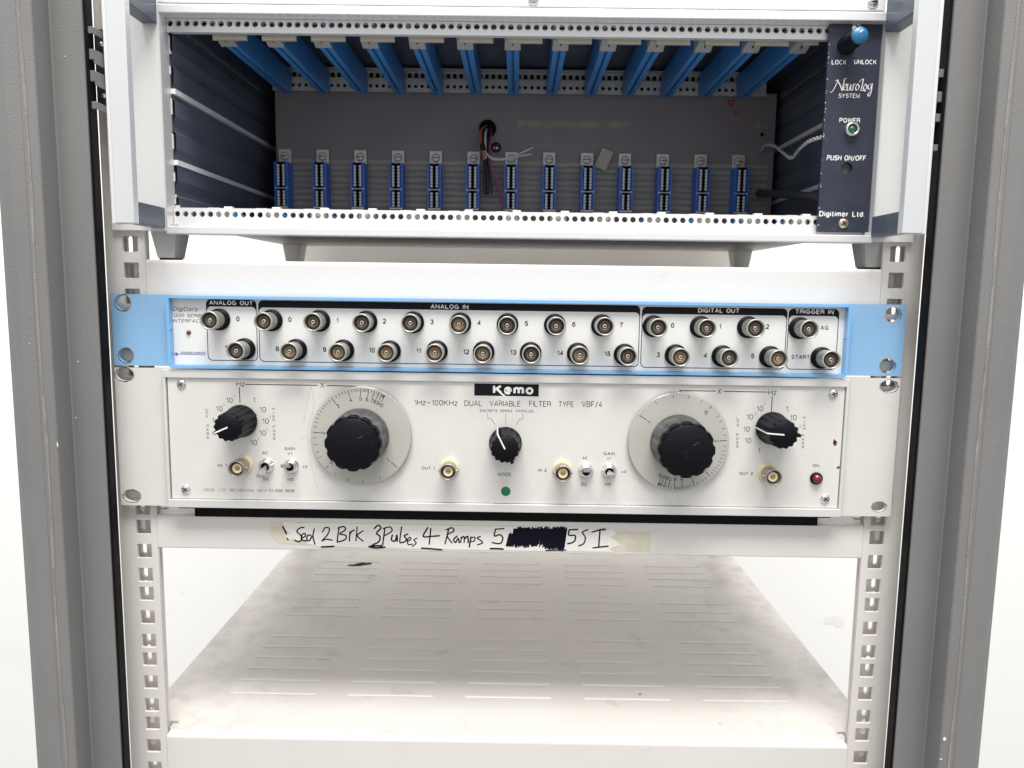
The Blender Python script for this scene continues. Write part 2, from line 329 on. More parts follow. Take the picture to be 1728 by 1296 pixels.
_g('m', .76, [(0, 0), (0, .72)], [(0, .45)]+ar(.19, .52, .19, .20, 170, 0, 7)+[(.38, 0)], [(.38, .45)]+ar(.57, .52, .19, .20, 170, 0, 7)+[(.76, 0)])
_g('n', .42, [(0, 0), (0, .72)], [(0, .45)]+ar(.21, .51, .21, .21, 170, 0, 8)+[(.42, 0)])
_g('o', .50, ar(.25, .36, .25, .36, 90, 450, 20))
_g('r', .26, [(0, 0), (0, .72)], [(0, .40), (.06, .62), (.27, .70)])
_g('s', .42, ar(.21, .53, .19, .19, 25, 240, 8)+[(.22, .36)]+ar(.21, .18, .21, .18, 60, -150, 8))
_g('t', .26, [(.10, .95), (.10, .12), (.18, 0), (.27, .02)], [(0, .70), (.25, .70)])
_g('u', .42, [(0, .72), (0, .22)]+ar(.21, .22, .21, .22, 180, 350, 8), [(.42, .72), (.42, 0)])
_g('x', .42, [(0, 0), (.42, .72)], [(0, .72), (.42, 0)]); _g('z', .40, [(0, .72), (.40, .72), (0, 0), (.41, 0)])
def strip(pts, wd):
    q = [Vector(p) for p in pts]; q = [p for i, p in enumerate(q) if i == 0 or (p-q[i-1]).length > 1e-5]
    if len(q) < 2: return [], []
    vs = []; closed = (q[0]-q[-1]).length < 1e-4 and len(q) > 3
    if closed: q = q[:-1]
    n = len(q)
    for i in range(n):
        a = q[i-1] if (i > 0 or closed) else None; c = q[(i+1) % n] if (i < n-1 or closed) else None
        d1 = (q[i]-a).normalized() if a is not None else None; d2 = (c-q[i]).normalized() if c is not None else None
        if d1 is None: nn = Vector((-d2.y, d2.x)); k = 1
        elif d2 is None: nn = Vector((-d1.y, d1.x)); k = 1
        else:
            nn = Vector((-d1.y-d2.y, d1.x+d2.x))
            if nn.length < .1: nn = Vector((-d1.y, d1.x)); k = 1
            else: nn.normalize(); k = min(1/max(.3, nn.dot(Vector((-d1.y, d1.x)))), 2.2)
        vs += [q[i]-nn*wd/2*k, q[i]+nn*wd/2*k]
    fs = [(2*i, 2*i+1, (2*i+3) % (2*n), (2*i+2) % (2*n)) for i in range(n if closed else n-1)]
    return vs, fs
def textmm(mb, s, cx, cz, wmm, hmm, Y, m, bold=0.0, shear=0.0, rot=0.0, space=1.0, wt=None):
    """stroke lettering; hmm = cap height, wmm = whole width"""
    wt_ = wt if wt is not None else .125+bold*2.6     # stroke weight as a share of cap height
    gap = (.17+wt_*.75)*space; x = 0; items = []
    for ch in s:
        w_, st = GL[ch]; items += [(x, q) for q in st]; x += w_+gap
    W_ = x-gap+wt_; sc = hmm/(1+wt_*.0); sx = (wmm/W_) if wmm else sc*.96
    ca, sa = math.cos(rot), math.sin(rot); k = 0
    for x0, q in items:
        # ribbon in true proportions so that stems keep their weight
        pts = [((x0+p[0]+wt_/2-W_/2)*sx, ((p[1]*(1-wt_)+wt_/2)-.5)*sc) for p in q]
        vs, fs = strip(pts, wt_*sc)
        if not vs: continue
        k += 1; yy = Y-.003*(k % 4)
        mb.add([(cx+(v.x+shear*v.y)*ca-v.y*sa, yy, cz+(v.x+shear*v.y)*sa+v.y*ca) for v in vs], fs, m)
def T(mb, s, cx, cy, wp, hp, Y, m, **k):   # centre and size measured in the photograph's pixels
    c = P(cx, cy, Y); sc = (P(cx+10, cy, Y)-P(cx-10, cy, Y)).length/20; sv = (P(cx, cy+10, Y)-P(cx, cy-10, Y)).length/20
    textmm(mb, s, c.x, c.z, wp*sc if wp else None, hp*sv, Y, m, **k)
def L(mb, pts, wd, Y, m, smooth=0, nib=None):       # polyline given in photo pixels, laid on plane y=Y
    q = [(P(x, y, Y).x, P(x, y, Y).z) for x, y in pts]
    if smooth: q = smoothline(q, smooth)
    mb.ribbon(q, wd, Y, m, nib)
def XZ(px, py, Y): p = P(px, py, Y); return p.x, p.z
def blob(mb, cx, cz, r, Y, m, n=14, jag=0.3, asp=1.0):
    mb.add([(cx+r*math.cos(2*math.pi*i/n)*(1+random.uniform(-jag, jag)), Y, cz+asp*r*math.sin(2*math.pi*i/n)*(1+random.uniform(-jag, jag))) for i in range(n)], [tuple(range(n))], m)
def mesh_only(mb, name): pass

# ------------------------------------------------------------ setting
b = MB(); b.box(-3000, 3000, 700, 720, -1500, 1500, 'wall')
obj('wall', b, kind='structure')
b = MB()
for px, py, r, asp in ((1398, 1047, 8, 1), (1416, 1050, 9, 1), (1408, 1042, 5, .7), (308, 1000, 4, .4), (282, 1034, 4, .4), (10, 504, 5, .4)):
    x, z = XZ(px, py, 699.6); blob(b, x, z, r, 699.6-r*.01, 'scuff', asp=asp)
w_ = obj('scuff_marks', b, bpy.data.objects['wall'], org=(0, 0, 0))

# ------------------------------------------------------------ rack cabinet
ZB, ZT = -420, 260
cab = root('rack_cabinet', (0, 0, ZB), 'grey textured equipment rack cabinet with cream square-holed posts standing by the white wall', 'rack cabinet')
HOLE_Z = []
zref = P(650/2.7, 820+187/2.7, 3).z        # first clear hole under the lower instrument
k = 0; z = zref
for s_ in ([15.875, 15.875, 12.7]*8)[:24]: HOLE_Z.append(z); z -= s_
z = zref
for s_ in ([12.7, 15.875, 15.875]*12)[:34]: z += s_; HOLE_Z.append(z)
def frame_loop(sg, x_in):
    # inner edge outwards; (x, y)
    L_ = [(x_in, -20), (x_in+0.5, -20.8), (x_in+17.6, -21), (x_in+18.0, -21.6), (x_in+16.6, -39), (x_in+17.2, -40), (x_in+24.6, -40.3),
          (x_in+24.9, -39.7), (x_in+25.3, -40.3), (x_in+33, -40.2), (x_in+39, -38.6), (x_in+43, -35.6), (x_in+45.4, -31), (x_in+46.2, -25),
          (x_in+46.2, 40), (x_in+43.5, 40), (x_in+43.5, -17), (x_in, -17)]
    return [(sg*x, y) for x, y in L_]
for sg, xi in ((-1, 242.4), (1, 242.6)):
    b = MB(); b.extr(frame_loop(sg, xi), ZB, ZT, 'frame')
    # a rubbed streak along the outer ridge and small paint chips
    obj('frame_profile', b, cab, bevel=0.5)
    b = MB()
    for q in range(40):
        zz = ZB+q*17
        wv = 1.1+0.5*math.sin(q*1.7)+0.4*random.random()
        b.add([(sg*(xi+22.6-wv/2+0.5*math.sin(q*.6)), -40.42, zz), (sg*(xi+22.6+wv/2+0.5*math.sin(q*.6)), -40.42, zz), (sg*(xi+22.6+wv/2+0.5*math.sin((q+1)*.6)), -40.42, zz+17), (sg*(xi+22.6-wv/2+0.5*math.sin((q+1)*.6)), -40.42, zz+17)], [(0, 1, 2, 3)], 'wear')
    obj('worn_ridge', b, cab)
    b = MB(); b.box(min(sg*(xi-.05), sg*(xi-1.5)), max(sg*(xi-.05), sg*(xi-1.5)), -19.4, -12, ZB, ZT, 'black')
    obj('door_seal', b, cab, bevel=0.4)
for px, py, r, Y in ((97, 750, .9, -40.6), (132, 610, .5, -21.2), (50, 580, .35, -40.5), (1594, 1247, 1.4, -40.6), (1588, 1281, .8, -40.6), (128, 705, .5, -21.2), (110, 95, .45, -21.2)):
    b = MB(); x, z = XZ(px, py, Y)
    blob(b, x, z, .35 if py == 750 else r*.8, Y, 'white', asp=4.5 if py == 750 else 1.0)
    obj('paint_chip', b, cab)
# posts: front flange with square holes, web, inner flange with narrow slots
XH = 233.2
for sg, org_x in ((-1, -XH), (1, XH)):
    for (yf, name) in ((3, 'mounting_post'), (372, 'rear_post')):
        b = MB(); xo = 248.5; xi = 224.3
        loops = [rect(min(sg*xi, sg*xo), max(sg*xi, sg*xo), ZB, ZT)]
        for hz in HOLE_Z:
            if ZB+8 < hz < ZT-8: loops.append(rrect(org_x-4.7, org_x+4.7, hz-4.7, hz+4.7, 0.6, 2))
        plate(b, loops, yf, yf+2, 'post')
        b.box(min(sg*xo, sg*(xo-2)), max(sg*xo, sg*(xo-2)), yf+2.002, yf+18, ZB, ZT, 'post')
        loops = [rect(min(sg*(xi+3), sg*(xo-2.1)), max(sg*(xi+3), sg*(xo-2.1)), ZB, ZT)]
        for hz in HOLE_Z:
            if ZB+8 < hz < ZT-8: loops.append(rrect(sg*238.3-1.7, sg*238.3+1.7, hz-5.5, hz+5.5, 2.0, 4))
        plate(b, loops, yf+10, yf+12, 'post')
        obj(name, b, cab)
b = MB(); b.box(-222, 222, 330, 332, -2, 48, 'rearm'); obj('rear_cross_rail', b, cab)
# latch brackets in the gap beside the seal
for sg, rows in ((-1, ((46, 58), (84, 108), (120, 145), (172, 185))), (1, ((118, 132), (156, 180), (193, 213), (245, 256)))):
    px0, px1 = (143, 168) if sg < 0 else (1577, 1600)
    Y = -10
    x0, _ = XZ(px0, rows[0][0], Y); x1, _ = XZ(px1, rows[0][0], Y)
    zt = XZ(150 if sg < 0 else 1590, rows[0][0], Y)[1]; zb = XZ(150 if sg < 0 else 1590, rows[3][1], Y)[1]
    xa, xb_ = (-241.8, -235.2) if sg < 0 else (235.2, 241.8)
    b = MB(); b.box(xa, xb_, Y, Y+2, zb+2, zt-1, 'dkmetal'); br = obj('catch_bracket', b, cab)
    for i, (ra, rb) in enumerate(rows):
        pxm = 150 if sg < 0 else 1590
        z1 = XZ(pxm, ra, Y-6)[1]; z0 = XZ(pxm, rb, Y-6)[1]
        b = MB()
        xm = (xa+xb_)/2
        dz = 1.6
        inner = xb_ if sg < 0 else xa; outer = xa if sg < 0 else xb_
        b.hexa([(outer, Y-8, z1), (xm, Y-8, z1), (xm, Y-8, z0+ (2 if i in (1, 2) else 0)), (outer, Y-8, z0+(2 if i in (1, 2) else 0))],
               [(outer, Y-6, z1), (xm, Y-6, z1), (xm, Y-6, z0+(2 if i in (1, 2) else 0)), (outer, Y-6, z0+(2 if i in (1, 2) else 0))], 'grmetal')
        b.hexa([(xm, Y-8, z1), (inner, Y-5.2, z1-dz), (inner, Y-5.2, z0-dz), (xm, Y-8, z0)],
               [(xm, Y-6, z1), (inner, Y-3.2, z1-dz), (inner, Y-3.2, z0-dz), (xm, Y-6, z0)], 'grmetal')
        obj('catch_tab', b, br, bevel=0.3)
    for ra in (75, 162) if sg < 0 else (147, 228):
        x, z = (xb_-2.5 if sg < 0 else xa+2.5), XZ(150 if sg < 0 else 1590, ra, Y)[1]
        b = MB(); b.lathe([(1.4, 0), (1.4, -.8), (.9, -1.4)], (x, Y, z), 'chrome', 14); obj('rivet', b, br)

# ------------------------------------------------------------ shelves
def shelf(name, px, row_t, row_b, px2, row_t2, label, ztop=None, slots=False):
    xl, z1 = XZ(px, row_t, 3); xr, z2 = XZ(px2, row_t2, 3); zt = (z1+z2)/2; zb = (XZ(px, row_b, 3)[1]+XZ(px2, row_b+row_t2-row_t, 3)[1])/2
    r = root(name, (0, 3, zt), label, 'shelf')
    b = MB()
    pr = [(2.6, zb+.6), (2.6, zt-2.2), (2.75, zt-1.3), (3.3, zt-.5), (4.1, zt-.08), (5.0, zt), (9.0, zt), (9.0, zt-1.6), (4.4, zt-1.7), (4.2, zt-2), (4.2, zb+1.5), (12, zb+1.5), (12, zb), (3.2, zb)]
    n = len(pr); v = [(-224, y, z) for y, z in pr]+[(224, y, z) for y, z in pr]
    b.add(v, [(i, (i+1) % n, n+(i+1) % n, n+i) for i in range(n)], 'shelf'); b.add(v, [tuple(range(n)), tuple(range(2*n-1, n-1, -1))], 'shelf')
    obj('front_lip', b, r)
    b = MB()
    lo = [[(-223, 9.05), (223, 9.05), (223, 19), (249, 19), (249, 392), (-249, 392), (-249, 19), (-223, 19)]]
    if slots:
        ys = [55, 74.1, 92, 110.1, 128.3, 147.4, 190.1, 209.1, 228.2, 271.6, 290.2, 307.8, 327]
        for y in ys:
            for cx in (-171.3, -85.4, 0.6, 87.2, 173.2):
                x0, x1 = cx-31, cx+31
                if abs(cx) > 100: lo.append([(x0, y-.2), (x1, y-.2), (x1, y+.25), (x0, y+.25)])
    hplate(b, lo, zt-1.6, zt, 'shelf_top' if slots else 'shelf')
    if slots:
        for y in ys:
            for cx in (-171.3, -85.4, 0.6, 87.2, 173.2):
                x0, x1 = cx-31.5, cx+31.5
                b.hexa([(x0, y+.3, zt-.1), (x1, y+.3, zt-.1), (x1-1, y+.9, zt+.45), (x0+1, y+.9, zt+.45)], [(x0, y+3.4, zt-.1), (x1, y+3.4, zt-.1), (x1-1, y+2.8, zt+.25), (x0+1, y+2.8, zt+.25)], 'shelf')
    obj('shelf_plate', b, r)
    for sg in (-1, 1):
        b = MB(); b.box(min(sg*249, sg*247.6), max(sg*249, sg*247.6), 22, 392, zb, zt-1.7, 'shelf'); obj('side_flange', b, r)
        b = MB(); b.box(min(sg*222.0, sg*223.4), max(sg*222.0, sg*223.4), 14, 26, zb+1, zt-2, 'shelf'); obj('mounting_bracket', b, r)
    return r, zt, zb
sh1, z1t, z1b = shelf('upper_shelf', 245, 437, 500, 1492, 455, 'cream metal shelf above the blue interface box, carrying the instrument case')
sh2, z2t, z2b = shelf('middle_shelf', 262, 869, 925, 1463, 885, 'cream metal shelf with a handwritten paper tape along its front edge')
sh3, z3t, z3b = shelf('lower_shelf', 275, 1243, 1310, 1440, 1255, 'empty dusty cream shelf with rows of vent slots at the bottom', slots=True)
# smudges and marks on the bottom shelf
b = MB()
for px, py, r, asp in ((607, 953, 3.6, 1.2), (617, 951, 4.2, .8), (598, 954, 4.5, .8), (488, 1005, .5, 1), (838, 1120, 0.6, 1), (1215, 1221, 1.2, .5), (590, 1240, .5, 1), (1080, 1172, 1.4, 1.3), (490, 1192, .5, 1), (858, 1079, .7, 2)):
    d = fw+rt*((px-864)/F_PX)-up*((py-648)/F_PX); t = (z3t-CAM.z)/d.z; p = CAM+d*t
    n = 12
    sc = 1.9 if r > 3 else 1
    b.add([(p.x+r*sc*math.cos(6.283*i/n)*random.uniform(.7, 1.3), p.y+asp*r*.9*math.sin(6.283*i/n)*random.uniform(.6, 1.4), z3t+.05+.01*(r > 3)+.004*px/100) for i in range(n)], [tuple(range(n))], 'marker' if r > 3 else 'haze')
obj('ink_smudge', b, sh3)
b = MB()
for q in range(90):
    x, y, r = random.uniform(-235, 235), 20+200*random.random()**1.6, random.uniform(.15, .5)
    b.add([(x+r*math.cos(t*1.047)*random.uniform(.6, 1.3), y+r*math.sin(t*1.047)*random.uniform(.6, 1.3), z3t+.06) for t in range(6)], [tuple(range(6))], 'haze')
obj('dust_specks', b, sh3)
# tape with handwriting on the middle shelf
YT = 2.45
b = MB()
out = [(455, 881), (478, 880), (560, 883), (700, 888), (930, 893), (1030, 897), (1096, 898), (1097, 931), (1010, 929), (700, 924), (560, 921), (470, 917), (457, 905)]
b.add([(XZ(x, y, YT)[0], YT, XZ(x, y, YT)[1]) for x, y in out], [tuple(range(len(out)))], 'glue')
obj('glue_residue', b, sh2)
b = MB(); top = [(478, 881), (492, 880), (505, 884), (520, 882), (600, 884), (668, 885), (700, 886), (860, 889), (975, 890), (985, 893), (1000, 892), (1018, 896), (1035, 893), (1040, 901), (1029, 907), (1042, 914), (1046, 920), (1028, 926), (1036, 931)]
bot = [(1010, 931), (860, 929), (700, 926), (560, 923), (540, 923), (520, 917), (515, 912), (505, 914), (495, 909), (488, 912), (482, 905), (490, 900), (480, 893)]
pg = [XZ(x, y, YT-.12) for x, y in top+bot]
plate(b, [pg], YT-.16, YT-.06, 'tape')
tape = obj('paper_tape', b, sh2, label='torn white paper tape with black handwriting')
strokes = [[(50, 84), (58, 98), (66, 116)], [(72, 140), (75, 146)],
 [(152, 86), (132, 90), (118, 106), (134, 122), (143, 140), (130, 155), (108, 150)], [(140, 138), (158, 130), (157, 116), (143, 122), (141, 145), (162, 152)], [(186, 124), (170, 126), (167, 148), (180, 150), (190, 130)], [(203, 94), (196, 130), (206, 168)],
 [(243, 108), (256, 88), (276, 92), (268, 120), (240, 152), (258, 144), (290, 148)], [(238, 181), (270, 180), (297, 178)],
 [(324, 86), (318, 120), (314, 156)], [(318, 90), (345, 82), (354, 98), (326, 118), (356, 125), (352, 146), (314, 158)], [(376, 108), (373, 152)], [(375, 122), (384, 106), (397, 100)], [(411, 84), (405, 152)], [(439, 104), (411, 126), (440, 153)],
 [(494, 92), (514, 76), (526, 90), (505, 115), (522, 130), (516, 156), (488, 170)], [(468, 180), (505, 186), (546, 182)], [(478, 176), (530, 176)], [(545, 95), (535, 172)], [(538, 92), (570, 84), (580, 104), (545, 126)],
 [(582, 124), (578, 148), (596, 152), (604, 124), (606, 154)], [(627, 84), (618, 156), (630, 158)], [(657, 119), (640, 128), (652, 146), (634, 160)], [(655, 155), (672, 145), (666, 134), (655, 150), (660, 170), (679, 167)], [(701, 139), (686, 148), (698, 162), (679, 179)],
 [(754, 88), (732, 130), (770, 130), (810, 127)], [(769, 92), (761, 168)], [(724, 187), (770, 190), (822, 195)],
 [(856, 94), (838, 166)], [(844, 98), (872, 88), (880, 105), (848, 125), (872, 162)], [(897, 129), (880, 145), (889, 160), (902, 140), (907, 160)], [(917, 133), (914, 160)], [(916, 142), (930, 130), (931, 160)], [(933, 142), (948, 130), (951, 160)], [(964, 133), (956, 182)], [(963, 138), (982, 134), (980, 152), (960, 156)], [(1010, 130), (994, 138), (1012, 150), (1020, 162), (996, 171)],
 [(1124, 92), (1084, 95)], [(1084, 95), (1078, 128), (1105, 122), (1119, 140), (1106, 165), (1068, 160)], [(1058, 190), (1090, 190), (1120, 192)],
 [(1482, 96), (1442, 98)], [(1442, 98), (1440, 124), (1470, 126), (1466, 155), (1434, 166)], [(1532, 98), (1506, 110), (1520, 135), (1512, 165), (1488, 176)], [(1553, 109), (1585, 100), (1617, 95)], [(1591, 104), (1585, 180)], [(1558, 186), (1590, 182), (1630, 178)]]
b = MB()
for st in strokes:
    th = 1.15 if st[0] in ((50, 84), (238, 181), (468, 180), (724, 187), (1058, 190), (478, 176)) else 0.9
    L(b, [(460+x/2.88, 860+y/2.88) for x, y in st], th*random.uniform(.85, 1.15), YT-.19, 'marker', smooth=4)
xq = 1142
while xq < 1424:     # crossed-out word
    q = (xq-1142)/3; x = xq; xq += 2.6 if xq < 1245 else random.uniform(3.0, 5.6); t0 = 88+random.uniform(-4, 8)+(24 if x < 1165 else 0)+(6 if x < 1185 else 0); t1 = 168+random.uniform(-4, 16)+(18 if x > 1330 else 0)
    if x < 1150: t1 -= 4
    L(b, [(460+(x+8)/2.88, 860+t0/2.88), (460+(x-6)/2.88, 860+t1/2.88)], 0.85, YT-.192-q*.0004, 'marker')
L(b, [(460+1330/2.88, 860+198/2.88), (460+1425/2.88, 860+196/2.88)], .9, YT-.22, 'marker')
obj('handwriting', b, tape)

# ------------------------------------------------------------ instrument case
ZC0 = 32.0
case = root('instrument_case', (3.5, 0, 17), 'open aluminium instrument case with empty blue card guides, standing on the upper shelf', 'instrument case')
XL, XR, YF = -209.5, 216.5, 9.0
ZLIPB0, ZLIPB1 = XZ(860, 402, 0)[1], XZ(860, 389, 0)[1]
ZLIPT0, ZLIPT1 = XZ(860, 28, 0)[1], XZ(860, 13, 0)[1]
def pitch_holes(rowL, xa=-206.3, n=84):
    return [xa+5.08*i for i in range(n)]
# top rail
b = MB(); zt0, zt1 = XZ(860, 60.5, YF)[1], ZLIPT0
zh = XZ(860, 46, YF)[1]
loops = [rect(XL+1.2, XR-1.2, zt0, zt1-.2)]+[circle(x, zh, 1.75, 14) for x in pitch_holes(0)]
plate(b, loops, YF, YF+2, 'aluh')
b.box(XL+3, XR-3, YF+2.01, YF+8, zt1+8, zt1+10, 'navy')
b.box(XL+3, XR-3, YF+2.01, YF+4, zt0, zt0+1.4, 'aluh')
b.box(XL+3.2, XR-3.2, YF+5, YF+6, zt0+1.5, zt1-2.3, 'tab')
obj('perforated_rail', b, case)
b = MB(); b.box(XL, XR, 0.0, YF+2, ZLIPT0, ZLIPT1, 'aluh'); b.box(XL, XR, 1.6, YF+2, ZLIPT1+.01, ZLIPT1+1.0, 'alu')
obj('top_edge_trim', b, case, bevel=0.5)
b = MB(); b.box(XL, XR-2, 1.0, 9, ZLIPT1+1.1, ZLIPT1+14, 'alue'); b.box(XL, XR-2, 9.01, 250, 176.2, 177.8, 'alue')
tc_ = obj('top_cover', b, case, bevel=0.4)
for px, py in ((900, -1), (1473, 4)):
    x, z = XZ(px, py, 1)
    b = MB(); b.lathe([(3.2, 0), (3.1, -.8), (2.2, -1.5), (0.3, -1.6)], (x, 1, z), 'chrome', 20); b.box(x-1.6, x+1.6, -.62, -.55, z-.35, z+.35, 'slot'); obj('screw', b, tc_)
# bottom rail
b = MB(); zb0, zb1 = ZLIPB1, XZ(860, 357.5, YF)[1]; zh = XZ(860, 368, YF)[1]
loops = [rect(XL+1.2, XR-1.2, zb0-.4, zb1)]+[circle(x, zh, 1.75, 14) for x in pitch_holes(0)]
plate(b, loops, YF, YF+2, 'aluh')
b.box(XL+1.2, XR-1.2, YF+2.11, YF+14, 38.7, 40.5, 'aluh')
obj('perforated_rail', b, case)
b = MB(); b.box(XL, XR, 0.0, YF-.01, ZLIPB0, ZLIPB1, 'aluh'); obj('bottom_edge_trim', b, case, bevel=0.6)
# covers and interior
YB = 168.0
b = MB(); b.box(XL, XR, YF+2.1, 250, 37.4, 38.6, 'cover'); b.box(XL, XR, YF, YF+2, ZLIPB0, ZLIPB0+5, 'cover'); obj('bottom_cover', b, case)
b = MB(); b.box(XL+.1, XR-.1, YF+8, 249, 173.6, 176, 'navy'); b.box(XL+.1, XR-.1, 247, 249, 38.7, 173.5, 'cover'); obj('inner_lining', b, case)
def wall_profile(sg):
    xw = XL+.9 if sg < 0 else XR-.9
    pts = []
    z = 38.7; steps = 7; h = (173-z)/steps
    for i in range(steps):
        zz = z+i*h
        pts += [(xw+(-sg)*0.3, zz), (xw+(-sg)*2.0, zz+h*.30), (xw+(-sg)*2.0, zz+h*.78), (xw+(-sg)*.3, zz+h*.86)]
    pts.append((xw+(-sg)*.5, 173.5))
    return xw, pts
for sg in (-1, 1):
    xw, pts = wall_profile(sg); b = MB(); n = len(pts)
    v = [(x, YF+3, z) for x, z in pts]+[(x, 246.5, z) for x, z in pts]
    b.add(v, [(i, i+1, n+i+1, n+i) for i in range(n-1)], 'navy')
    xo = xw+sg*1.2
    b.box(min(xo, xw+sg*.2), max(xo, xw+sg*.2), YF+3, 246.5, 38.7, 173.5, 'navy')
    obj('side_wall', b, case)
    b = MB()
    for zr in (116.5, 74.5):
        b.box(min(xw-sg*.05, xw-sg*2.7), max(xw-sg*.05, xw-sg*2.7), YF+3.02, 246, zr-1.5, zr+1.5, 'white')  # white strip paints the light seen through an open gap in the wall
    obj('bright_gap_strip', b, case)
    b = MB()     # notched strip along the top of the wall
    for q in range(46): b.box(xw-sg*6.2-.6, xw-sg*6.2+.6, 14+q*3.2, 15.3+q*3.2, 152.6, 153.4, 'grmetal')
    b.box(xw-sg*5.5-.4, xw-sg*5.5+.4, 12, 163, 153.5, 156, 'navy')
    obj('notched_strip', b, case)
    b = MB()
    b.box(min(xw, xw+sg*.9), max(xw, xw+sg*.9), .02, YF+3, ZLIPB1+.02, ZLIPT0-.02, 'alu')
    if sg < 0:
        for ra, rb in ((33, 36), (60, 86), (111, 125), (166, 193), (226, 251), (291, 306), (334, 344)):
            za, zb_ = XZ(282, ra, YF+3.2)[1], XZ(282, rb, YF+3.2)[1]; b.box(xw+.1, xw+.45, YF+2.6, YF+3.4, zb_, za, 'white')  # white plates paint light leaking through slots at the wall's front
        for ra, dx in ((50, 4), (88, 2), (330, 2), (348, 5)):
            za = XZ(285, ra, YF+3.2)[1]; b.box(xw+.3, xw+dx*.6, YF+2.4, YF+3.3, za-1.2, za+.6, 'alu')
    obj('side_edge', b, case)
# back board
x0, x1 = XZ(465, 200, YB)[0], XZ(1309, 200, YB)[0]; zt_ = 158; zb_ = 50
b = MB(); b.box(x0, x1, YB, YB+1.6, zb_, zt_, 'backp')
for q in range(8):
    za = XZ(860, 276+q*10.2, YB)[1]
    xa = x0+6
    while xa < x1-18:
        xb2 = xa+23
        dz = random.uniform(-.7, .7)
        b.add([(xa, YB-.06, za-1.5), (xb2, YB-.06, za-1.5+dz), (xb2, YB-.06, za+1.3+dz), (xa, YB-.06, za+1.3)], [(0, 1, 2, 3)], 'trackm'); xa += 23.0
xa, za = XZ(873, 203, YB); xb2, zb2 = XZ(1060, 217, YB); b.box(xa, xb2, YB-.2, YB-.05, zb2, za, 'labelo')
xa, za = XZ(880, 243, YB); xb2, zb2 = XZ(1285, 249, YB); b.box(xa, xb2, YB-.2, YB-.05, zb2, za, 'labelo')
xa, za = XZ(1276, 207, YB); xb2, zb2 = XZ(1296, 219, YB); b.box(xa, xb2, YB-.2, YB-.05, zb2, za, 'labelo')
x, z = XZ(1286, 227, YB); b.lathe([(1.5, 0), (1.4, -.1)], (x, YB-.1, z), 'slot', 12)
bp = obj('back_board', b, case)
for px, py, s_ in ((1235, 174, 'Y'), (1243, 190, 'E')):
    b = MB()
    if s_ == 'E': T(b, s_, px, py, 8, 9, YB-.1, 'redink')
    else: L(b, [(px-6, py-4), (px-3, py-5), (px-1, py-3), (px+2, py-5), (px+4, py-3), (px-1, py+5), (px-6, py-3)], 1.2, YB-.1, 'redink')
    obj('red_marking', b, bp)
# rear rail
YR = 157.0
b = MB(); za, zb_ = XZ(865, 134, YR)[1], XZ(865, 157, YR)[1]; zh = XZ(865, 147.5, YR)[1]
xr0, xr1 = XZ(460, 150, YR)[0], XZ(1293, 155, YR)[0]
plate(b, [rect(xr0, xr1, zb_, za)]+[circle(xr0+6+5.08*i, zh, 1.5, 12) for i in range(int((xr1-xr0-8)/5.08))], YR, YR+1.5, 'tab')
zc = XZ(865, 116, YR)[1]
b.box(xr0, xr1, YR+4, YR+5.5, za-1, zc, 'tab'); b.box(xr0, xr1, YR+1.51, YR+3.99, za-1, za-.1, 'tab')
b.box(xr0, xr1, YR-.5, YR+3.9, zc-2.2, zc-.5, 'tab'); b.box(xr0, xr1, YR-.6, YR-.01, zb_, zb_+1.2, 'tab')
for i in range(int((xr1-xr0-8)/5.08)): b.box(xr0+4.6+5.08*i, xr0+7.4+5.08*i, YR+3.8, YR+3.99, za+1.2, za+4.6, 'slot')
obj('rear_rail', b, case)
# card guides
ZG = XZ(865, 84, 29)[1]+2.6
XG0, XG1 = XZ(383, 85, 29)[0], XZ(1349, 96, 29)[0]
g = MB()
# along y from 34 to 164, cross section: web with two runners and groove
for (xa, xb2) in ((-4.2, -0.8), (0.8, 4.2)):
    g.box(xa, xb2, 34, 154, 0, 2.6, 'guide')
g.box(-4.2, 4.2, 34, 154, 2.6, 17, 'guide')
gb = obj('card_guide', g, case, org=(0, 0, 0), loc=(0, 0, 0), bevel=0.3)
c_ = MB()
c_.hexa([(-4.6, 22, 1.2), (4.6, 22, 1.2), (5.2, 20, 9), (-5.2, 20, 9)], [(-5.2, 33.9, -1.6), (5.2, 33.9, -1.6), (5.2, 33.9, 9), (-5.2, 33.9, 9)], 'cap')
c_.box(-5.2, 5.2, 12, 20, 7.5, 9, 'cap'); c_.box(-5.6, 5.6, 30, 35, 5.3, 9.1, 'cap'); c_.box(-3, 3, 18.4, 19.96, 5.9, 7.3, 'slot')
c_.box(-.5, .5, 25, 35.5, -.3, 2, 'slot')
obj('end_cap', c_, gb, org=(0, 0, 0), bevel=0.3)
for i in range(13):
    x = XG0+(XG1-XG0)*i/12
    off = (x-3.5, 0, ZG-17)
    if i == 0: gb.location = Vector(off)*S
    else: at(gb, case, off)
# cream strips between the guides
st = MB(); st.box(-10.2, 10.2, 0, .8, -.4, 1.8, 'cream'); st.box(-10.6, 10.6, .81, 1.8, -1.0, 2.0, 'cap')
sb = obj('marking_strip', st, case, org=(0, 0, 0), loc=(0, 0, 0))
for i in range(13):
    px = 358+i*83.25
    x, z = XZ(px+29, 64.6+i*.85, YF+9.5); off = (x-3.5, YF+9.5, z-17)
    if i == 12:
        b2 = MB(); b2.box(-4.8, 4.0, 0, .8, -.4, 1.8, 'cream'); o = obj('marking_strip', b2, case, org=(0, 0, 0), loc=(x-3.5-5.6, YF+9.5, z-17)); continue
    if i == 0: sb.location = Vector(off)*S
    else: at(sb, case, off)
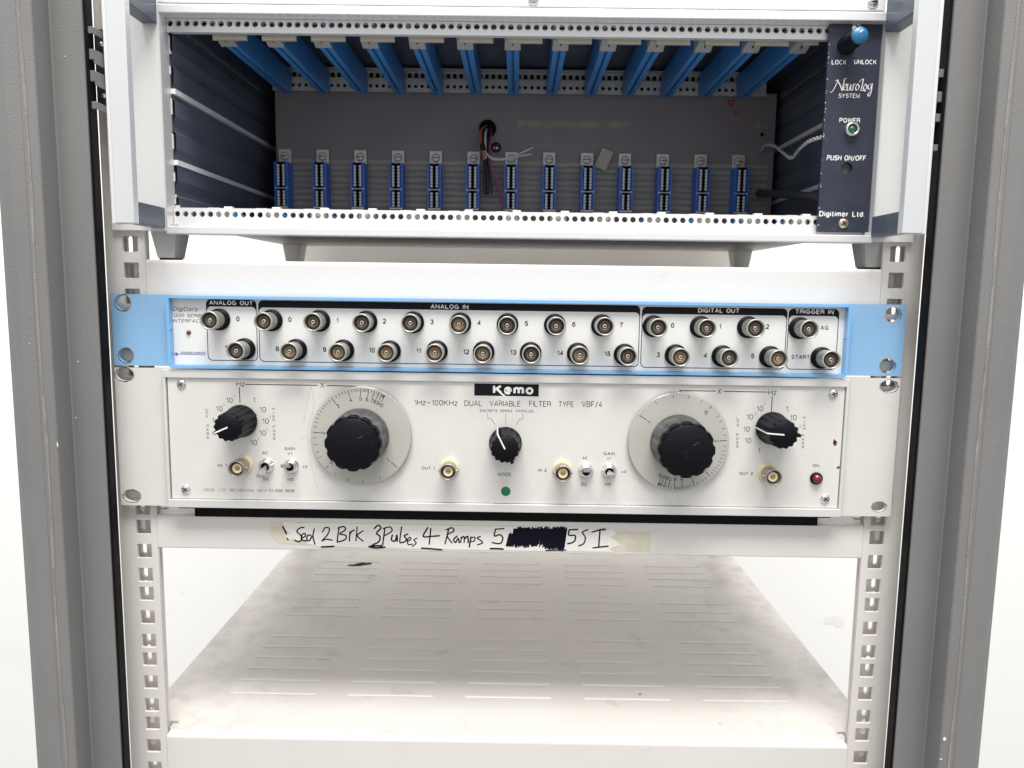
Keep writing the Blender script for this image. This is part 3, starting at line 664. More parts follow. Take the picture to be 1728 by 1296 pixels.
# lower guides: only their white clips reach above the rail
lg = MB(); lg.box(-4, 4, 14, 150, -4, -1.5, 'guide'); lg.box(-8.5, -1.5, 9, 13, -1.5, .2, 'white'); lg.box(1.5, 6.5, 9, 13, -1.5, 1.0, 'white'); lg.box(-5, 5, 10, 14, -6, -1.51, 'cap')
lgb = obj('lower_card_guide', lg, case, org=(0, 0, 0), loc=(0, 0, 0))
for i in range(13):
    off = (XG0+(XG1-XG0)*i/12-3.5, 3, zb1-17+.3)
    if i == 0: lgb.location = Vector(off)*S
    else: at(lgb, case, off)
# edge connectors on the back board
XC0, XC1 = XZ(482.6, 266, YB)[0], XZ(1244.7, 272, YB)[0]
zc1, zc0 = XZ(865, 277, YB-15)[1], XZ(865, 354, YB-15)[1]; hC = zc1-zc0
c = MB()
c.box(-5.4, -1.5, -15, 0, 0, hC, 'conn'); c.box(1.5, 5.4, -15, 0, 0, hC, 'conn'); c.box(-1.49, 1.49, -12.5, 0, 0, hC, 'slot')
c.box(-5.4, 5.4, -15.15, -14, hC*.41, hC*.41+.7, 'tab'); c.box(-5, 5, -15.3, -13, -.8, .5, 'tab')
cb = obj('edge_connector', c, case, org=(0, 0, 0), loc=(0, 0, 0), bevel=0.2)
cc = MB()
rowsz = [hC*(.05+.068*i+.008) for i in range(5)]+[hC*(.50+.068*i) for i in range(7)]
cc.box(-3.5, 3.5, -15.08, -15.02, .6, hC*.40, 'slot'); cc.box(-3.5, 3.5, -15.08, -15.02, hC*.44, hC-.4, 'slot')
for z in rowsz:
    for x in (-2.15, 2.15):
        cc.lathe([(1.2, .2), (1.15, -.25), (.7, -.6), (.1, -.7)], (x, -15.1, z), 'contact', 10)
    for x in (-3.9, 3.9): cc.box(x-.5, x+.5, -15.12, -15.02, z-.7, z+.5, 'slot')
obj('contact_row', cc, cb, org=(0, 0, 0))
tb = MB(); tb.box(-5.0, 5.0, -3, -1.8, hC-.5, hC+11.5, 'tab'); obj('mounting_tab', tb, cb, org=(0, 0, 0), bevel=.3)
sc = MB(); sc.lathe([(3.1, -3), (3.0, -4), (2.4, -4.3), (.2, -4.4)], (0, 0, hC+6), 'tab', 20); sc.box(-2.4, 2.4, -4.5, -4.36, hC+5.7, hC+6.3, 'slot'); sc.lathe([(3.4, -3.02), (3.4, -3.06)], (0, 0, hC+6), 'slot', 20)
obj('screw', sc, cb, org=(0, 0, 0))
for i in range(13):
    off = (XC0+(XC1-XC0)*i/12-3.5, YB, zc0-17)
    if i == 0: cb.location = Vector(off)*S
    else: at(cb, case, off)
# wiring from the grommet
def path(pts): return [P(x, y, Y) for x, y, Y in pts]
gx, gz = XZ(823, 218, YB)
b = MB(); b.lathe([(5.2, 0), (6.9, -.5), (6.9, -2.4), (5.4, -3.2), (4.3, -2.4), (4.2, 0)], (gx, YB, gz), 'black', 28, capf=False); b.lathe([(4.3, -.3), (4.2, -.31)], (gx, YB, gz), 'slot', 20); obj('rubber_grommet', b, case)
x, z = XZ(837, 249, YB); b = MB(); b.lathe([(4, 0), (4, -1), (3.9, -1.1)], (x, YB, z), 'black', 20); b.lathe([(2.8, -1), (2.6, -2.2), (.2, -2.6)], (x, YB, z), 'chrome', 18); b.box(x-1.4, x+1.4, YB-2.75, YB-2.6, z-.3, z+.3, 'slot'); b.box(x-.3, x+.3, YB-2.76, YB-2.6, z-1.4, z+1.4, 'slot'); obj('board_screw', b, case)
def sm3(pts): 
    q = [P(*p) for p in pts]
    return [Vector(v) for v in smoothline(q, 5)]
loom = MB()
W = [((826, 214, 168), (818, 220, 158), (813, 235, 155), (815, 250, 152), (818, 300, 150), (818, 328, 150), 1.25, 'wblack'),
     ((828, 214, 168), (823, 222, 158), (818, 240, 155), (819, 262, 152), (823, 300, 150), (823, 329, 150), 1.25, 'wblack'),
     ((829, 214, 168), (826, 226, 158), (823, 244, 155), (824, 270, 152), (828, 300, 150), (830, 327, 150), .8, 'wblack'),
     ((822, 212, 168), (813, 218, 157), (811, 232, 152), (812, 244, 150), (815, 256, 149), (817, 270, 150), .95, 'wred'),
     ((824, 214, 168), (820, 222, 156), (819, 234, 152), (819, 243, 150), (819, 258, 151), (820, 268, 151), .9, 'wwhite'),
     ((829, 215, 168), (826, 228, 158), (824, 250, 155), (826, 280, 150), (838, 310, 150), (850, 352, 148), .55, 'wpurple'),
     ((830, 215, 168), (828, 230, 158), (827, 255, 155), (829, 282, 150), (841, 310, 150), (852, 352, 148), .55, 'wpink'),
     ((818, 254, 150), (826, 264, 148), (840, 268, 146), (862, 266, 144), (880, 258, 140), (899, 249, 138), .7, 'wwhite'),
     ((819, 256, 150), (828, 267, 148), (842, 270, 146), (860, 268, 144), (880, 263, 140), (897, 260, 138), .7, 'wwhite')]
lo = None
for wv in W:
    b = MB(); b.tube(sm3(wv[:6]), wv[6], wv[7], 8)
    obj('wire', b, case)
b = MB(); b.tube(sm3(((814, 243, 150), (816, 254, 149))), 2.2, 'wblack', 10); obj('cable_sleeve', b, case)
# twisted pair and thick cable at the right
b = MB(); base = sm3(((1285, 254, 166), (1290, 245, 150), (1305, 245, 120), (1322, 258, 95), (1336, 266, 75), (1350, 250, 55), (1368, 237, 35), (1392, 230, 22)))
for ph, m_ in ((0, 'wwhite'), (math.pi, 'wwhite'), (math.pi/2, 'wpink')):
    pts = []
    for i in range(len(base)*3-2):
        a = base[i//3]; bb = base[min(i//3+1, len(base)-1)]; p = a.lerp(bb, (i % 3)/3)
        r_ = .75 if m_ == 'wwhite' else .5
        pts.append(p+Vector((r_*math.cos(i*.9+ph)*.5, 0, r_*math.sin(i*.9+ph))))
    b.tube(pts, .7 if m_ == 'wwhite' else .45, m_, 7)
obj('twisted_wires', b, case)
b = MB(); b.tube(sm3(((1281, 326, 167), (1284, 326, 155), (1300, 327, 130), (1330, 328, 95), (1365, 332, 60), (1400, 336, 40))), 3.0, 'cable', 14); obj('thick_cable', b, case)
# loose tag on the back board
x, z = XZ(1019, 269, YB-4); b = MB(); me_ = rrect(-4.8, 4.8, -8, 8, 1.2, 3); a_ = math.radians(-22)
plate(b, [[(x+u*math.cos(a_)-v*math.sin(a_), z+u*math.sin(a_)+v*math.cos(a_)) for u, v in me_]], YB-4.5, YB-3.5, 'tan'); obj('tag', b, case)
# ears, handles, feet
for sg in (-1, 1):
    xe_in = XL if sg < 0 else XR
    xe_out = -242.5 if sg < 0 else 240.5
    zb_ear = XZ(236 if sg < 0 else 1530, 389 if sg < 0 else 409, 0)[1]
    b = MB(); b.box(min(xe_in, xe_out), max(xe_in, xe_out), 0.2, 2.9, zb_ear, 205, 'alue')
    obj('ear_plate', b, case, bevel=.3)
    xi = -209.8 if sg < 0 else 214.6
    xo_bar = -220.3 if sg < 0 else 226.0
    hz0 = 33.6
    b = MB(); b.box(min(xi, xo_bar), max(xi, xo_bar), -38, -32, hz0, 205, 'handle')
    xx = xo_bar-sg*(-1.4)
    b.box(min(xo_bar+sg*.02, xo_bar+sg*2.4), max(xo_bar+sg*.02, xo_bar+sg*2.4), -37, -30, hz0-.3, 205, 'alu')
    hb = obj('handle', b, case, bevel=.5, label='satin grey handle bar on the %s side' % ('left' if sg < 0 else 'right'))
    for (za, zb2) in ((34.2, 46.0), (151.5, 185)):
        b = MB(); xq = xi+sg*9.0
        b.box(min(xi, xq), max(xi, xq), -31.9, 0.1, za, zb2, 'plug')
        obj('corner_block', b, hb, bevel=.35)
    for yy, nm in ((16, 0), (228, 1)):
        b = MB(); xc = (-214.2 if sg < 0 else 222)if nm == 0 else (-197.5 if sg < 0 else 202)
        def lp(h, wt, dp): return [(xc-wt, yy-dp, h), (xc+wt, yy-dp, h), (xc+wt, yy+dp, h), (xc-wt, yy+dp, h)]
        zt2 = 37.35
        b.hexa(lp(zt2, 8.6 if nm == 0 else 8, 11), lp(z1t+1.2, 5.2, 7.5), 'foot')
        b.box(xc-4.6, xc+4.6, yy-6.8, yy+6.8, z1t+.02, z1t+1.19, 'black')
        obj('foot', b, case, bevel=.5)

# ------------------------------------------------------------ power module
YM = 5.5
x0, z0 = XZ(1379, 391, YM); x1, z1 = XZ(1467, 392, YM); z2 = XZ(1440, 32.5, YM)[1]
x0 = (x0+XZ(1401, 34, YM)[0])/2; x1 = (x1+XZ(1487, 34, YM)[0])/2
mod = root('power_module', (x0, YM, z0), 'narrow navy plug-in panel with a blue-capped knob at the right of the case', 'control panel')
b = MB(); hx, hz = XZ(1429, 284, YM)
plate(b, [rect(x0, x1, z0, z2), circle(hx, hz, 3.5, 24)], YM, YM+2.2, 'modp')
b.box(x0+1.0, x1-.2, YM+.3, YM+1.8, z0+.4, z2-.3, 'modp') if 0 else None
obj('front_panel', b, mod, bevel=.25)
b = MB(); b.lathe([(3.4, 2.5), (3.3, 2.2)], (hx, YM, hz), 'kgrey', 20); b.box(x0+16, x1-4, YM+8, 40, z0+12, z2-12, 'kblack'); b.lathe([(3.3, 6), (3.3, 3.0), (3.0, 2.8)], (hx, YM, hz), 'dkmetal', 20); obj('push_button', b, mod)
bx, bz = XZ(1428, 77, YM)
b = MB()
b.lathe([(5.4, 0), (5.3, -1), (4.9, -1.3), (4.7, -17), (4.5, -17.2)], (bx, YM, bz), 'kblack', 40, fr=lambda a, r, i: r*(1+.02*math.cos(18*a)) if 1 < i < 4 else r)
kn = obj('lock_knob', b, mod)
b = MB(); b.lathe([(4.55, -17.2), (4.6, -18.6), (4.3, -19.2), (.2, -19.3)], (bx, YM, bz), 'bluecap', 36)
L(b, [(1452, 54), (1456, 50)], .7, YM-19.6, 'white'); obj('knob_cap', b, kn)
for (px, py, m_) in ((1445, 47, 'chrome'), (1423, 377, 'brass')):
    x, z = XZ(px, py, YM); b = MB(); b.lathe([(3.0, 0), (2.9, -.7), (2.2, -1.3), (.2, -1.5)], (x, YM, z), m_, 22)
    for a in (.6, 2.17): b.ribbon([(x-1.5*math.cos(a), z-1.5*math.sin(a)), (x+1.5*math.cos(a), z+1.5*math.sin(a))], .6, YM-1.56, 'slot')
    obj('screw', b, mod)
x, z = XZ(1436, 219, YM); b = MB(); b.lathe([(4.2, 0), (4.2, -1.2), (4.0, -3), (3.1, -3.4), (2.6, -2.4), (2.5, 0)], (x, YM, z), 'chrome', 28, capf=False); pl = obj('power_lamp', b, mod)
b = MB(); b.lathe([(2.5, -.5), (2.4, -1.6), (1.6, -2.6), (.2, -3.0)], (x, YM, z), 'green', 20); obj('lens', b, pl)
b = MB(); YL = YM-.06
T(b, 'LOCK', 1416, 105, 25, 8, YL, 'white', wt=.17); T(b, 'UNLOCK', 1460.5, 104.5, 38, 8, YL, 'white', wt=.17)
T(b, 'SYSTEM', 1433, 161.5, 36, 7.6, YL, 'white', wt=.14); T(b, 'POWER', 1434, 203, 35, 8, YL, 'white', wt=.17); T(b, 'PUSH ON/OFF', 1428.5, 266.5, 66, 9, YL, 'white', shear=.12, wt=.17)
T(b, 'Digitimer Ltd.', 1421, 361, 77, 9.4, YL, 'white', wt=.20)
NL = [[(72, 462), (84, 458), (100, 430), (118, 392)], [(112, 392), (128, 420), (140, 452)], [(140, 454), (148, 415), (154, 388), (164, 384)], [(100, 398), (116, 390)],
      [(148, 440), (165, 428), (162, 414), (149, 426), (148, 447), (165, 450)], [(174, 414), (169, 446), (179, 450), (191, 418), (188, 450), (197, 447)],
      [(207, 414), (200, 452)], [(203, 426), (213, 416), (220, 415)], [(230, 414), (218, 434), (223, 452), (238, 434), (230, 414)],
      [(240, 404), (248, 392), (264, 385)], [(263, 386), (256, 420), (248, 452)], [(244, 453), (262, 452), (276, 457)],
      [(275, 414), (263, 434), (268, 450), (283, 432), (275, 414)], [(306, 414), (290, 426), (292, 446), (304, 438), (314, 412)], [(314, 412), (306, 462), (296, 486), (288, 474), (298, 460)]]
for stx in NL:
    q = smoothline([(P(1380+x/3.41, 20+y/3.41, YL).x, P(1380+x/3.41, 20+y/3.41, YL).z) for x, y in stx], 5)
    b.ribbon(q, .3, YL, 'white', nib=(.32, .18))
    b.ribbon(q, .28, YL-.01, 'white')
obj('printed_lettering', b, mod)
b = MB()
for q in range(26):
    t = random.random(); px = 1401-(22*t)+random.uniform(-.8, .5); py = 40+350*t; x, z = XZ(px+1, py, YM-.05); blob(b, x, z, random.uniform(.12, .38), YM-.05, 'alu', 8)
for q in range(22):
    x, z = XZ(random.uniform(1390, 1465), random.uniform(320, 388), YM-.05); blob(b, x, z, random.uniform(.08, .22), YM-.05, 'inkpale', 6)
obj('paint_chips', b, mod)

# ------------------------------------------------------------ blue interface box
YE = -3.0
bx0, bx1 = -243.4, 237.7; bz1, bz0 = -5.9, -49.3
bluebox = root('interface_box', (-3, 0, bz0), 'sky blue rack box with a white front and two rows of coaxial sockets', 'interface box')
YBZ, YP = -8.6, -4.0
zx0, zz1 = XZ(279, 498.5, YBZ); zx1, zz1b = XZ(1438, 513.5, YBZ); zz0 = (XZ(284, 620, YBZ)[1]+XZ(1432, 638, YBZ)[1])/2; zz1 = (zz1+zz1b)/2
for sg in (-1, 1):
    b = MB(); xa, xb_ = (bx0, zx0+4) if sg < 0 else (zx1-4, bx1)
    hs = [(208, 511, 4.7), (213, 600, 4.4)] if sg < 0 else [(1506.5, 531, 4.7), (1497.5, 617.5, 4.6)]
    loops = [rrect(xa, xb_, bz0, bz1, .8, 2)]
    for px, py, r in hs:
        x, z = XZ(px, py, YE); loops.append([(x+(r*1.05)*math.cos(t*math.pi/14), z+r*.98*math.sin(t*math.pi/14)) for t in range(28)])
    plate(b, loops, YE, YE+2.9, 'blue')
    e = obj('ear_plate', b, bluebox, bevel=.25)
    for px, py, r in hs:
        x, z = XZ(px, py, YE); b = MB(); n = 40; vi = []
        for t in range(n):
            a = 2*math.pi*t/n; r1 = r*1.0; r2 = r*(1.07+.10*random.random())
            vi += [(x+r1*1.05*math.cos(a), YE-.05, z+r1*.98*math.sin(a)), (x+r2*1.04*math.cos(a), YE-.05, z+r2*math.sin(a))]
        b.add(vi, [(2*t, 2*t+1, (2*t+3) % (2*n), (2*t+2) % (2*n)) for t in range(n)], 'chrome'); obj('worn_hole_rim', b, e)
# bezel ring in two half shells
zm = (zz1*.52+zz0*.48)
def ringhalf(upper):
    b = MB(); t = 1.7
    if upper: out = rrect(zx0, zx1, zm+.12, zz1, 2.2, 5, (1, 1, 0, 0)); inn = [(zx1-t, zm+.12), (zx1-t, zz1-t), (zx0+t, zz1-t), (zx0+t, zm+.12)]
    else: out = rrect(zx0, zx1, zz0, zm-.12, 2.2, 5, (0, 0, 1, 1)); inn = [(zx0+t, zm-.12), (zx0+t, zz0+t), (zx1-t, zz0+t), (zx1-t, zm-.12)]
    if upper:   # out goes TR..TL.. BL BR ; make a U polygon
        tr = [p for p in out if p[1] > zm+.2]; poly = [(zx1, zm+.12)]+tr+[(zx0, zm+.12)]+[(zx0+t, zm+.12), (zx0+t, zz1-t), (zx1-t, zz1-t), (zx1-t, zm+.12)]
    else:
        bl = [p for p in out if p[1] < zm-.2]; poly = [(zx0, zm-.12)]+bl+[(zx1, zm-.12)]+[(zx1-t, zm-.12), (zx1-t, zz0+t), (zx0+t, zz0+t), (zx0+t, zm-.12)]
    plate(b, [poly], YBZ, 1.0, 'bluebez'); return b
obj('upper_bezel', ringhalf(True), bluebox, bevel=.3); obj('lower_bezel', ringhalf(False), bluebox, bevel=.3)
b = MB(); b.box(zx0+1.8, zx1-1.8, YP, YP+2, zz0+1.8, zz1-1.8, 'panelw'); b.box(zx0+2.5, zx1-2.5, YP+2.1, 250, zz0+2.5, zz1-2.5, 'bluebez')
obj('front_panel', b, bluebox)
pm = MB(); YQ = YP-.05
def group(xa, ya, xb_, yb, xc, yc, xd, yd, title, tx, ty, tw):
    # photo corners: left top, right top, right bottom, left bottom
    A, B, C_, D = XZ(xa, ya, YQ), XZ(xb_, yb, YQ), XZ(xc, yc, YQ), XZ(xd, yd, YQ)
    x0 = (A[0]+D[0])/2; x1 = (B[0]+C_[0])/2; z1 = (A[1]+B[1])/2; z0 = (C_[1]+D[1])/2
    hh = 4.3
    plate(pm, [rrect(x0, x1, z0, z1, 3), rrect(x0+.45, x1-.45, z0+.45, z1-hh, 2.6)], YQ, YQ+.03, 'ink')
    T(pm, title, tx, ty, tw, 7.6, YQ-.04, 'white', wt=.20)
group(347, 504, 433, 507, 435, 609, 351, 609, 'ANALOG OUT', 390, 511, 74)
group(435.5, 506, 1080, 516, 1078, 620, 438, 610, 'ANALOG IN', 758.5, 517.5, 64)
group(1083, 517, 1328, 521, 1325, 624, 1081, 620, 'DIGITAL OUT', 1213, 524, 70)
group(1331, 520, 1416, 522, 1411, 624, 1326, 624, 'TRIGGER IN', 1374.5, 526, 65)
def zz(ox, oy, x, y, s=3.3231): return ox+x/s, oy+y/s
for s_, o, x, y in (('0', 180, 736, 226), ('1', 180, 668, 388), ('0', 180, 1027, 230), ('1', 180, 1293, 235), ('2', 180, 1558, 239), ('8', 180, 957, 394), ('9', 180, 1222, 398), ('10', 180, 1487, 402),
                    ('3', 600, 428, 243), ('4', 600, 693, 248), ('5', 600, 958, 252), ('6', 600, 1224, 257), ('7', 600, 1490, 260), ('11', 600, 354, 405), ('12', 600, 620, 411), ('13', 600, 884, 414), ('14', 600, 1148, 418), ('15', 600, 1413, 422),
                    ('0', 1040, 316, 263), ('1', 1040, 582, 268), ('2', 1040, 848, 270), ('3', 1040, 235, 427), ('4', 1040, 500, 431), ('5', 1040, 765, 434)):
    px, py = zz(o, 470, x, y); T(pm, s_, px, py, None, 8.4, YQ, 'ink', wt=.18)
T(pm, 'TAG', 1388, 553, 21, 7, YQ, 'ink', wt=.16); T(pm, 'START', 1351, 602.5, 31, 7, YQ, 'ink', wt=.16)
T(pm, 'DigiData', 313, 521.5, 41, 7.4, YQ, 'ink', shear=.25, wt=.11); T(pm, '1200 SERIES', 319, 532.5, 53, 5.6, YQ, 'ink', shear=.25); T(pm, 'INTERFACE', 317, 541.5, 50, 5.6, YQ, 'ink', shear=.25)
T(pm, 'AxonInstruments', 326, 595, 42, 5.0, YQ, 'inkblue', shear=.45)
L(pm, [(293, 597), (346, 599)], .3, YQ, 'inkblue')
x, z = XZ(298, 597.5, YQ)
pm.add([(x+(1.7 if t % 2 == 0 else .5)*math.cos(t*math.pi/6+.1), YQ-.02, z+(1.5 if t % 2 == 0 else .5)*math.sin(t*math.pi/6+.1)) for t in range(12)], [tuple(range(12))], 'inkblue')
obj('panel_print', pm, bluebox)
x, z = XZ(318.5, 561, YP); b = MB(); b.lathe([(1.4, 0), (1.35, -.5), (.9, -1.2), (.1, -1.5)], (x, YP, z), 'dred', 16); obj('indicator_lamp', b, bluebox)
# coaxial sockets
def socket(parent, name, wash, sleeve, insul, ins2, r, Lh, washR, wt, studs=True, pinm='nickel'):
    b = MB()
    b.lathe([(r*.86, -wt+.1), (r*.86, -wt-1.5), (r*.98, -wt-2), (r*.98, -Lh+1.2), (r*1.02, -Lh+.9), (r*1.02, -Lh+.15), (r*.98, -Lh), (r*.88, -Lh), (r*.86, -Lh+.5), (r*.86, -Lh+8.5), (.1, -Lh+8.6)], (0, 0, 0), sleeve, 40, capf=False)
    if studs:
        for sg in (-1, 1): b.lathe([(.9, 0), (.9, -.9), (.6, -1.2)], (sg*(r*.95), -Lh+3.6, 0), sleeve, 12, axis=(-sg, 0, 0))
    o = obj(name, b, parent, org=(0, 0, 0), loc=(0, 0, 0))
    b = MB()
    if wash == 'washer': b.lathe([(washR, 0), (washR, -wt*.7), (washR*.94, -wt), (r*.8, -wt)], (0, 0, 0), wash, 40)
    else:
        b.lathe([(washR, 0), (washR, -1.3), (washR*.97, -1.7), (washR*.84, -1.75), (washR*.82, -wt+.4), (washR*.79, -wt), (r*.8, -wt)], (0, 0, 0), 'kblack', 40)
    obj('mounting_washer', b, o, org=(0, 0, 0))
    b = MB(); b.lathe([(r*.62, -Lh+8.4), (r*.62, -Lh+1.9), (r*.58, -Lh+1.6), (r*.34, -Lh+1.6), (r*.32, -Lh+2.4), (r*.1, -Lh+2.5)], (0, 0, 0), insul, 28)
    if wash != 'washer': b.lathe([(r*.80, -Lh+8.4), (r*.80, -Lh+3.3), (r*.62, -Lh+3.2)], (0, 0, 0), insul, 28, capf=False)
    obj('insulator', b, o, org=(0, 0, 0))
    b = MB(); b.lathe([(r*.24, -Lh+3), (r*.24, -Lh+1.5), (r*.2, -Lh+1.3), (r*.09, -Lh+1.3), (r*.09, -Lh+2)], (0, 0, 0), pinm, 16, capf=False)
    b.lathe([(r*.1, -Lh+1.9), (.05, -Lh+1.95)], (0, 0, 0), 'slot', 10)
    if wash != 'washer':
        for a in (0, math.pi/2): b.box(-.62 if a == 0 else -.12, .62 if a == 0 else .12, -Lh+1.2, -Lh+1.26, -.12 if a == 0 else -.62, .12 if a == 0 else .62, 'slot')
    obj('contact_pin', b, o, org=(0, 0, 0)); return o
sk = socket(bluebox, 'coaxial_socket', 'ring', 'nickel', 'brown', None, 5.35, 16.3, 6.6, 3.6, studs=False)
sk2 = socket(bluebox, 'coaxial_socket', 'ring', 'nickel', 'brown2', None, 5.35, 16.3, 6.6, 3.6, studs=False); first2 = True
nut = [(180, 627, 230), (180, 922, 235), (180, 1190, 238), (180, 1455, 242), (600, 322, 246), (600, 587, 252), (600, 852, 257), (600, 1118, 260), (600, 1383, 263), (1040, 210, 268), (1040, 476, 272), (1040, 742, 274), (1040, 1032, 279),
       (180, 770, 396), (180, 1060, 400), (180, 1325, 403), (180, 1587, 408), (600, 455, 408), (600, 718, 412), (600, 982, 417), (600, 1247, 421), (600, 1510, 427), (1040, 335, 430), (1040, 598, 436), (1040, 866, 440), (1040, 1155, 446)]
for i, (o, x, y) in enumerate(nut):
    px, py = zz(o, 470, x, y); X_, Z_ = XZ(px, py, YP-1.7); off = (X_+3, YP, Z_-bz0)
    if i == 0: sk.location = Vector(off)*S; continue
    if i in (5, 14, 16, 17, 18, 20, 22, 24, 15):
        if first2: sk2.location = Vector(off)*S; first2 = False; o_ = sk2
        else: o_ = at(sk2, bluebox, off)
    else: o_ = at(sk, bluebox, off)
    o_.rotation_euler = (random.uniform(-.012, .012), random.uniform(-.5, .5), random.uniform(-.012, .012))

# ------------------------------------------------------------ filter unit
YKF, YKP = -7.5, -6.0
kz1 = (XZ(192, 617, YE)[1]+XZ(1522, 640, YE)[1])/2-.3; kz0 = (XZ(207, 853, YE)[1]+XZ(1497, 871, YE)[1])/2
if kz1 > bz0-.25: kz1 = bz0-.25
filt = root('filter_unit', (-3, 0, kz0), 'beige dual filter instrument with large black knobs on round dials, resting above the middle shelf', 'filter instrument')
kx0, kx1 = XZ(276, 700, YKF)[0], XZ(1428, 750, YKF)[0]
for sg in (-1, 1):
    xa, xb_ = (-243.6, kx0-.05) if sg < 0 else (kx1+.05, 237.6)
    hs = [(210, 632, 4.6), (223, 837, 4.4)] if sg < 0 else [(1500, 652, 4.4), (1483, 855, 3.7)]
    loops = [rect(xa, xb_, kz0, kz1)]
    for px, py, r in hs:
        x, z = XZ(px, py, YE); loops.append([(x+(r*1.22)*math.cos(t*math.pi/14), z+r*.86*math.sin(t*math.pi/14)) for t in range(28)])
    b = MB(); plate(b, loops, YE, YE+2.9, 'kear'); e = obj('ear_plate', b, filt, bevel=.25)
    for px, py, r in hs:
        x, z = XZ(px, py, YE); b = MB(); n = 40; vi = []
        for t in range(n):
            a = 2*math.pi*t/n; r2 = 1.03+.13*random.random()
            vi += [(x+r*1.22*math.cos(a), YE-.05, z+r*.86*math.sin(a)), (x+r*1.22*r2*math.cos(a), YE-.05, z+r*.88*r2*math.sin(a))]
        b.add(vi, [(2*t, 2*t+1, (2*t+3) % (2*n), (2*t+2) % (2*n)) for t in range(n)], 'chrome'); obj('worn_hole_rim', b, e)
# bezel: side strips and top and bottom rails
kzt = XZ(860, 645.5-1, YKF)[1]; kzt = (XZ(284, 635, YKF)[1]+XZ(1420, 656, YKF)[1])/2; kzb = (XZ(290, 842, YKF)[1]+XZ(1410, 860, YKF)[1])/2
kb0 = (XZ(290, 856.5, YKF)[1]+XZ(1420, 873, YKF)[1])/2
b = MB(); b.box(kx0, kx1, YKF, 1, kzt, kz1-.15, 'kframe'); obj('top_rail', b, filt, bevel=.4)
b = MB(); b.box(kx0, kx1, YKF, 1, kb0, kzb, 'kframe'); obj('bottom_rail', b, filt, bevel=.4)
for xa in (kx0, kx1-1.8):
    b = MB(); b.box(xa, xa+1.8, YKF+.1, 1, kzb+.02, kzt-.02, 'kframe'); obj('side_rail', b, filt, bevel=.3)
b = MB(); pxl = kx0+2.5
b.box(kx0+1.85, kx1-1.85, YKP+2.6, YKP+5, kzb+.05, kzt-.05, 'slot')
b.box(pxl, kx1-2.3, YKP, YKP+2.5, kzb+.3, kzt-.2, 'kpanel'); obj('front_panel', b, filt, bevel=.15)
b = MB(); b.box(-200, 195, 3, 320, -146.0, kz1-2, 'black'); b.box(kx0+3, kx1-3, 1.2, 10, kb0-3.0, kb0+8, 'black'); obj('chassis', b, filt)
pk = MB(); YI = YKP-.05
T(pk, '1Hz—100KHz', 735.5, 679.5, 73, 9.5, YI, 'inkgrey', wt=.105); T(pk, 'DUAL', 798.8, 680.5, 30, 9.5, YI, 'inkgrey', wt=.105); T(pk, 'VARIABLE', 852.5, 681, 52, 9.5, YI, 'inkgrey', wt=.105)
T(pk, 'FILTER', 911.5, 681.5, 37, 9.5, YI, 'inkgrey', wt=.105); T(pk, 'TYPE', 955.5, 682, 26, 9.5, YI, 'inkgrey', wt=.105); T(pk, 'VBF/4', 999, 682, 34, 10, YI, 'inkgrey', wt=.105)
T(pk, 'DISCRETE', 824.8, 693, 30, 4.2, YI, 'ink', space=1.15); T(pk, 'SERIES', 854, 693.3, 20.5, 4.2, YI, 'ink', space=1.15); T(pk, 'PARALLEL', 886.5, 693.6, 31, 4.2, YI, 'ink', space=1.15)
L(pk, [(823, 698), (823.3, 706.5), (829, 706.5), (835.5, 717)], .22, YI, 'inkgrey'); L(pk, [(853.5, 698), (853.5, 716.5)], .22, YI, 'inkgrey'); L(pk, [(882.5, 698.5), (882.5, 707), (877, 707), (871, 717)], .22, YI, 'inkgrey')
x0, z1_ = XZ(800.5, 647, YI); x1, z0_ = XZ(909, 669, YI); pk.box(x0, x1, YI, YI+.03, z0_, z1_, 'ink')
T(pk, 'Kemo', 866, 657.5, 69, 16.0, YI-.05, 'white', wt=.24)
L(pk, [(846, 664), (852, 668.7)], 1.0, YI-.06, 'white')
T(pk, 'MODE', 851.5, 800.3, 22.5, 5.5, YI, 'ink')
# frequency scale lettering
T(pk, 'Hz', 405.5, 648, 14, 8.6, YI, 'inkgrey', wt=.11); L(pk, [(414, 648.5), (535, 650.3)], .5, YI, 'ink'); T(pk, 'X', 544, 650, 6.5, 8.6, YI, 'inkgrey', wt=.11); L(pk, [(551.5, 650.5), (608.8, 652), (608.8, 654.5)], .5, YI, 'ink')
L(pk, [(403.8, 654), (405, 679)], .5, YI, 'ink')
T(pk, 'Hz', 1303.5, 662, 13.5, 8.6, YI, 'inkgrey', wt=.11); L(pk, [(1294, 661.6), (1221.5, 660.3)], .5, YI, 'ink'); T(pk, 'X', 1214, 660.5, 6.5, 8.6, YI, 'inkgrey', wt=.11); L(pk, [(1207.5, 660), (1147.7, 659), (1147.7, 662.5)], .5, YI, 'ink')
L(pk, [(1303.2, 669), (1301.8, 694.5)], .5, YI, 'inkgrey')
def tz(s_, ox, oy, sc_, x, y, hz_, w_=None, m_='inkgrey', **kw): T(pk, s_, ox+x/sc_, oy+y/sc_, w_, hz_, YI, m_, **kw)
k4 = (320, 630, 6.173); k6 = (1220, 640, 5.891)
for s_, x, y in (('10', 413, 280), ('10', 308, 368), ('1', 245, 492), ('1', 672, 278), ('10', 761, 376), ('10', 790, 497), ('10', 760, 620), ('10', 668, 720)):
    tz(s_, *k4, x, y, 9, 11.5 if s_ == '10' else None, 'inkgrey', wt=.105)
for s_, x, y in (('4', 462, 236), ('3', 356, 328), ('2', 838, 452), ('3', 810, 580), ('4', 716, 685)): tz(s_, *k4, x, y, 3.6, None, 'inkpale')
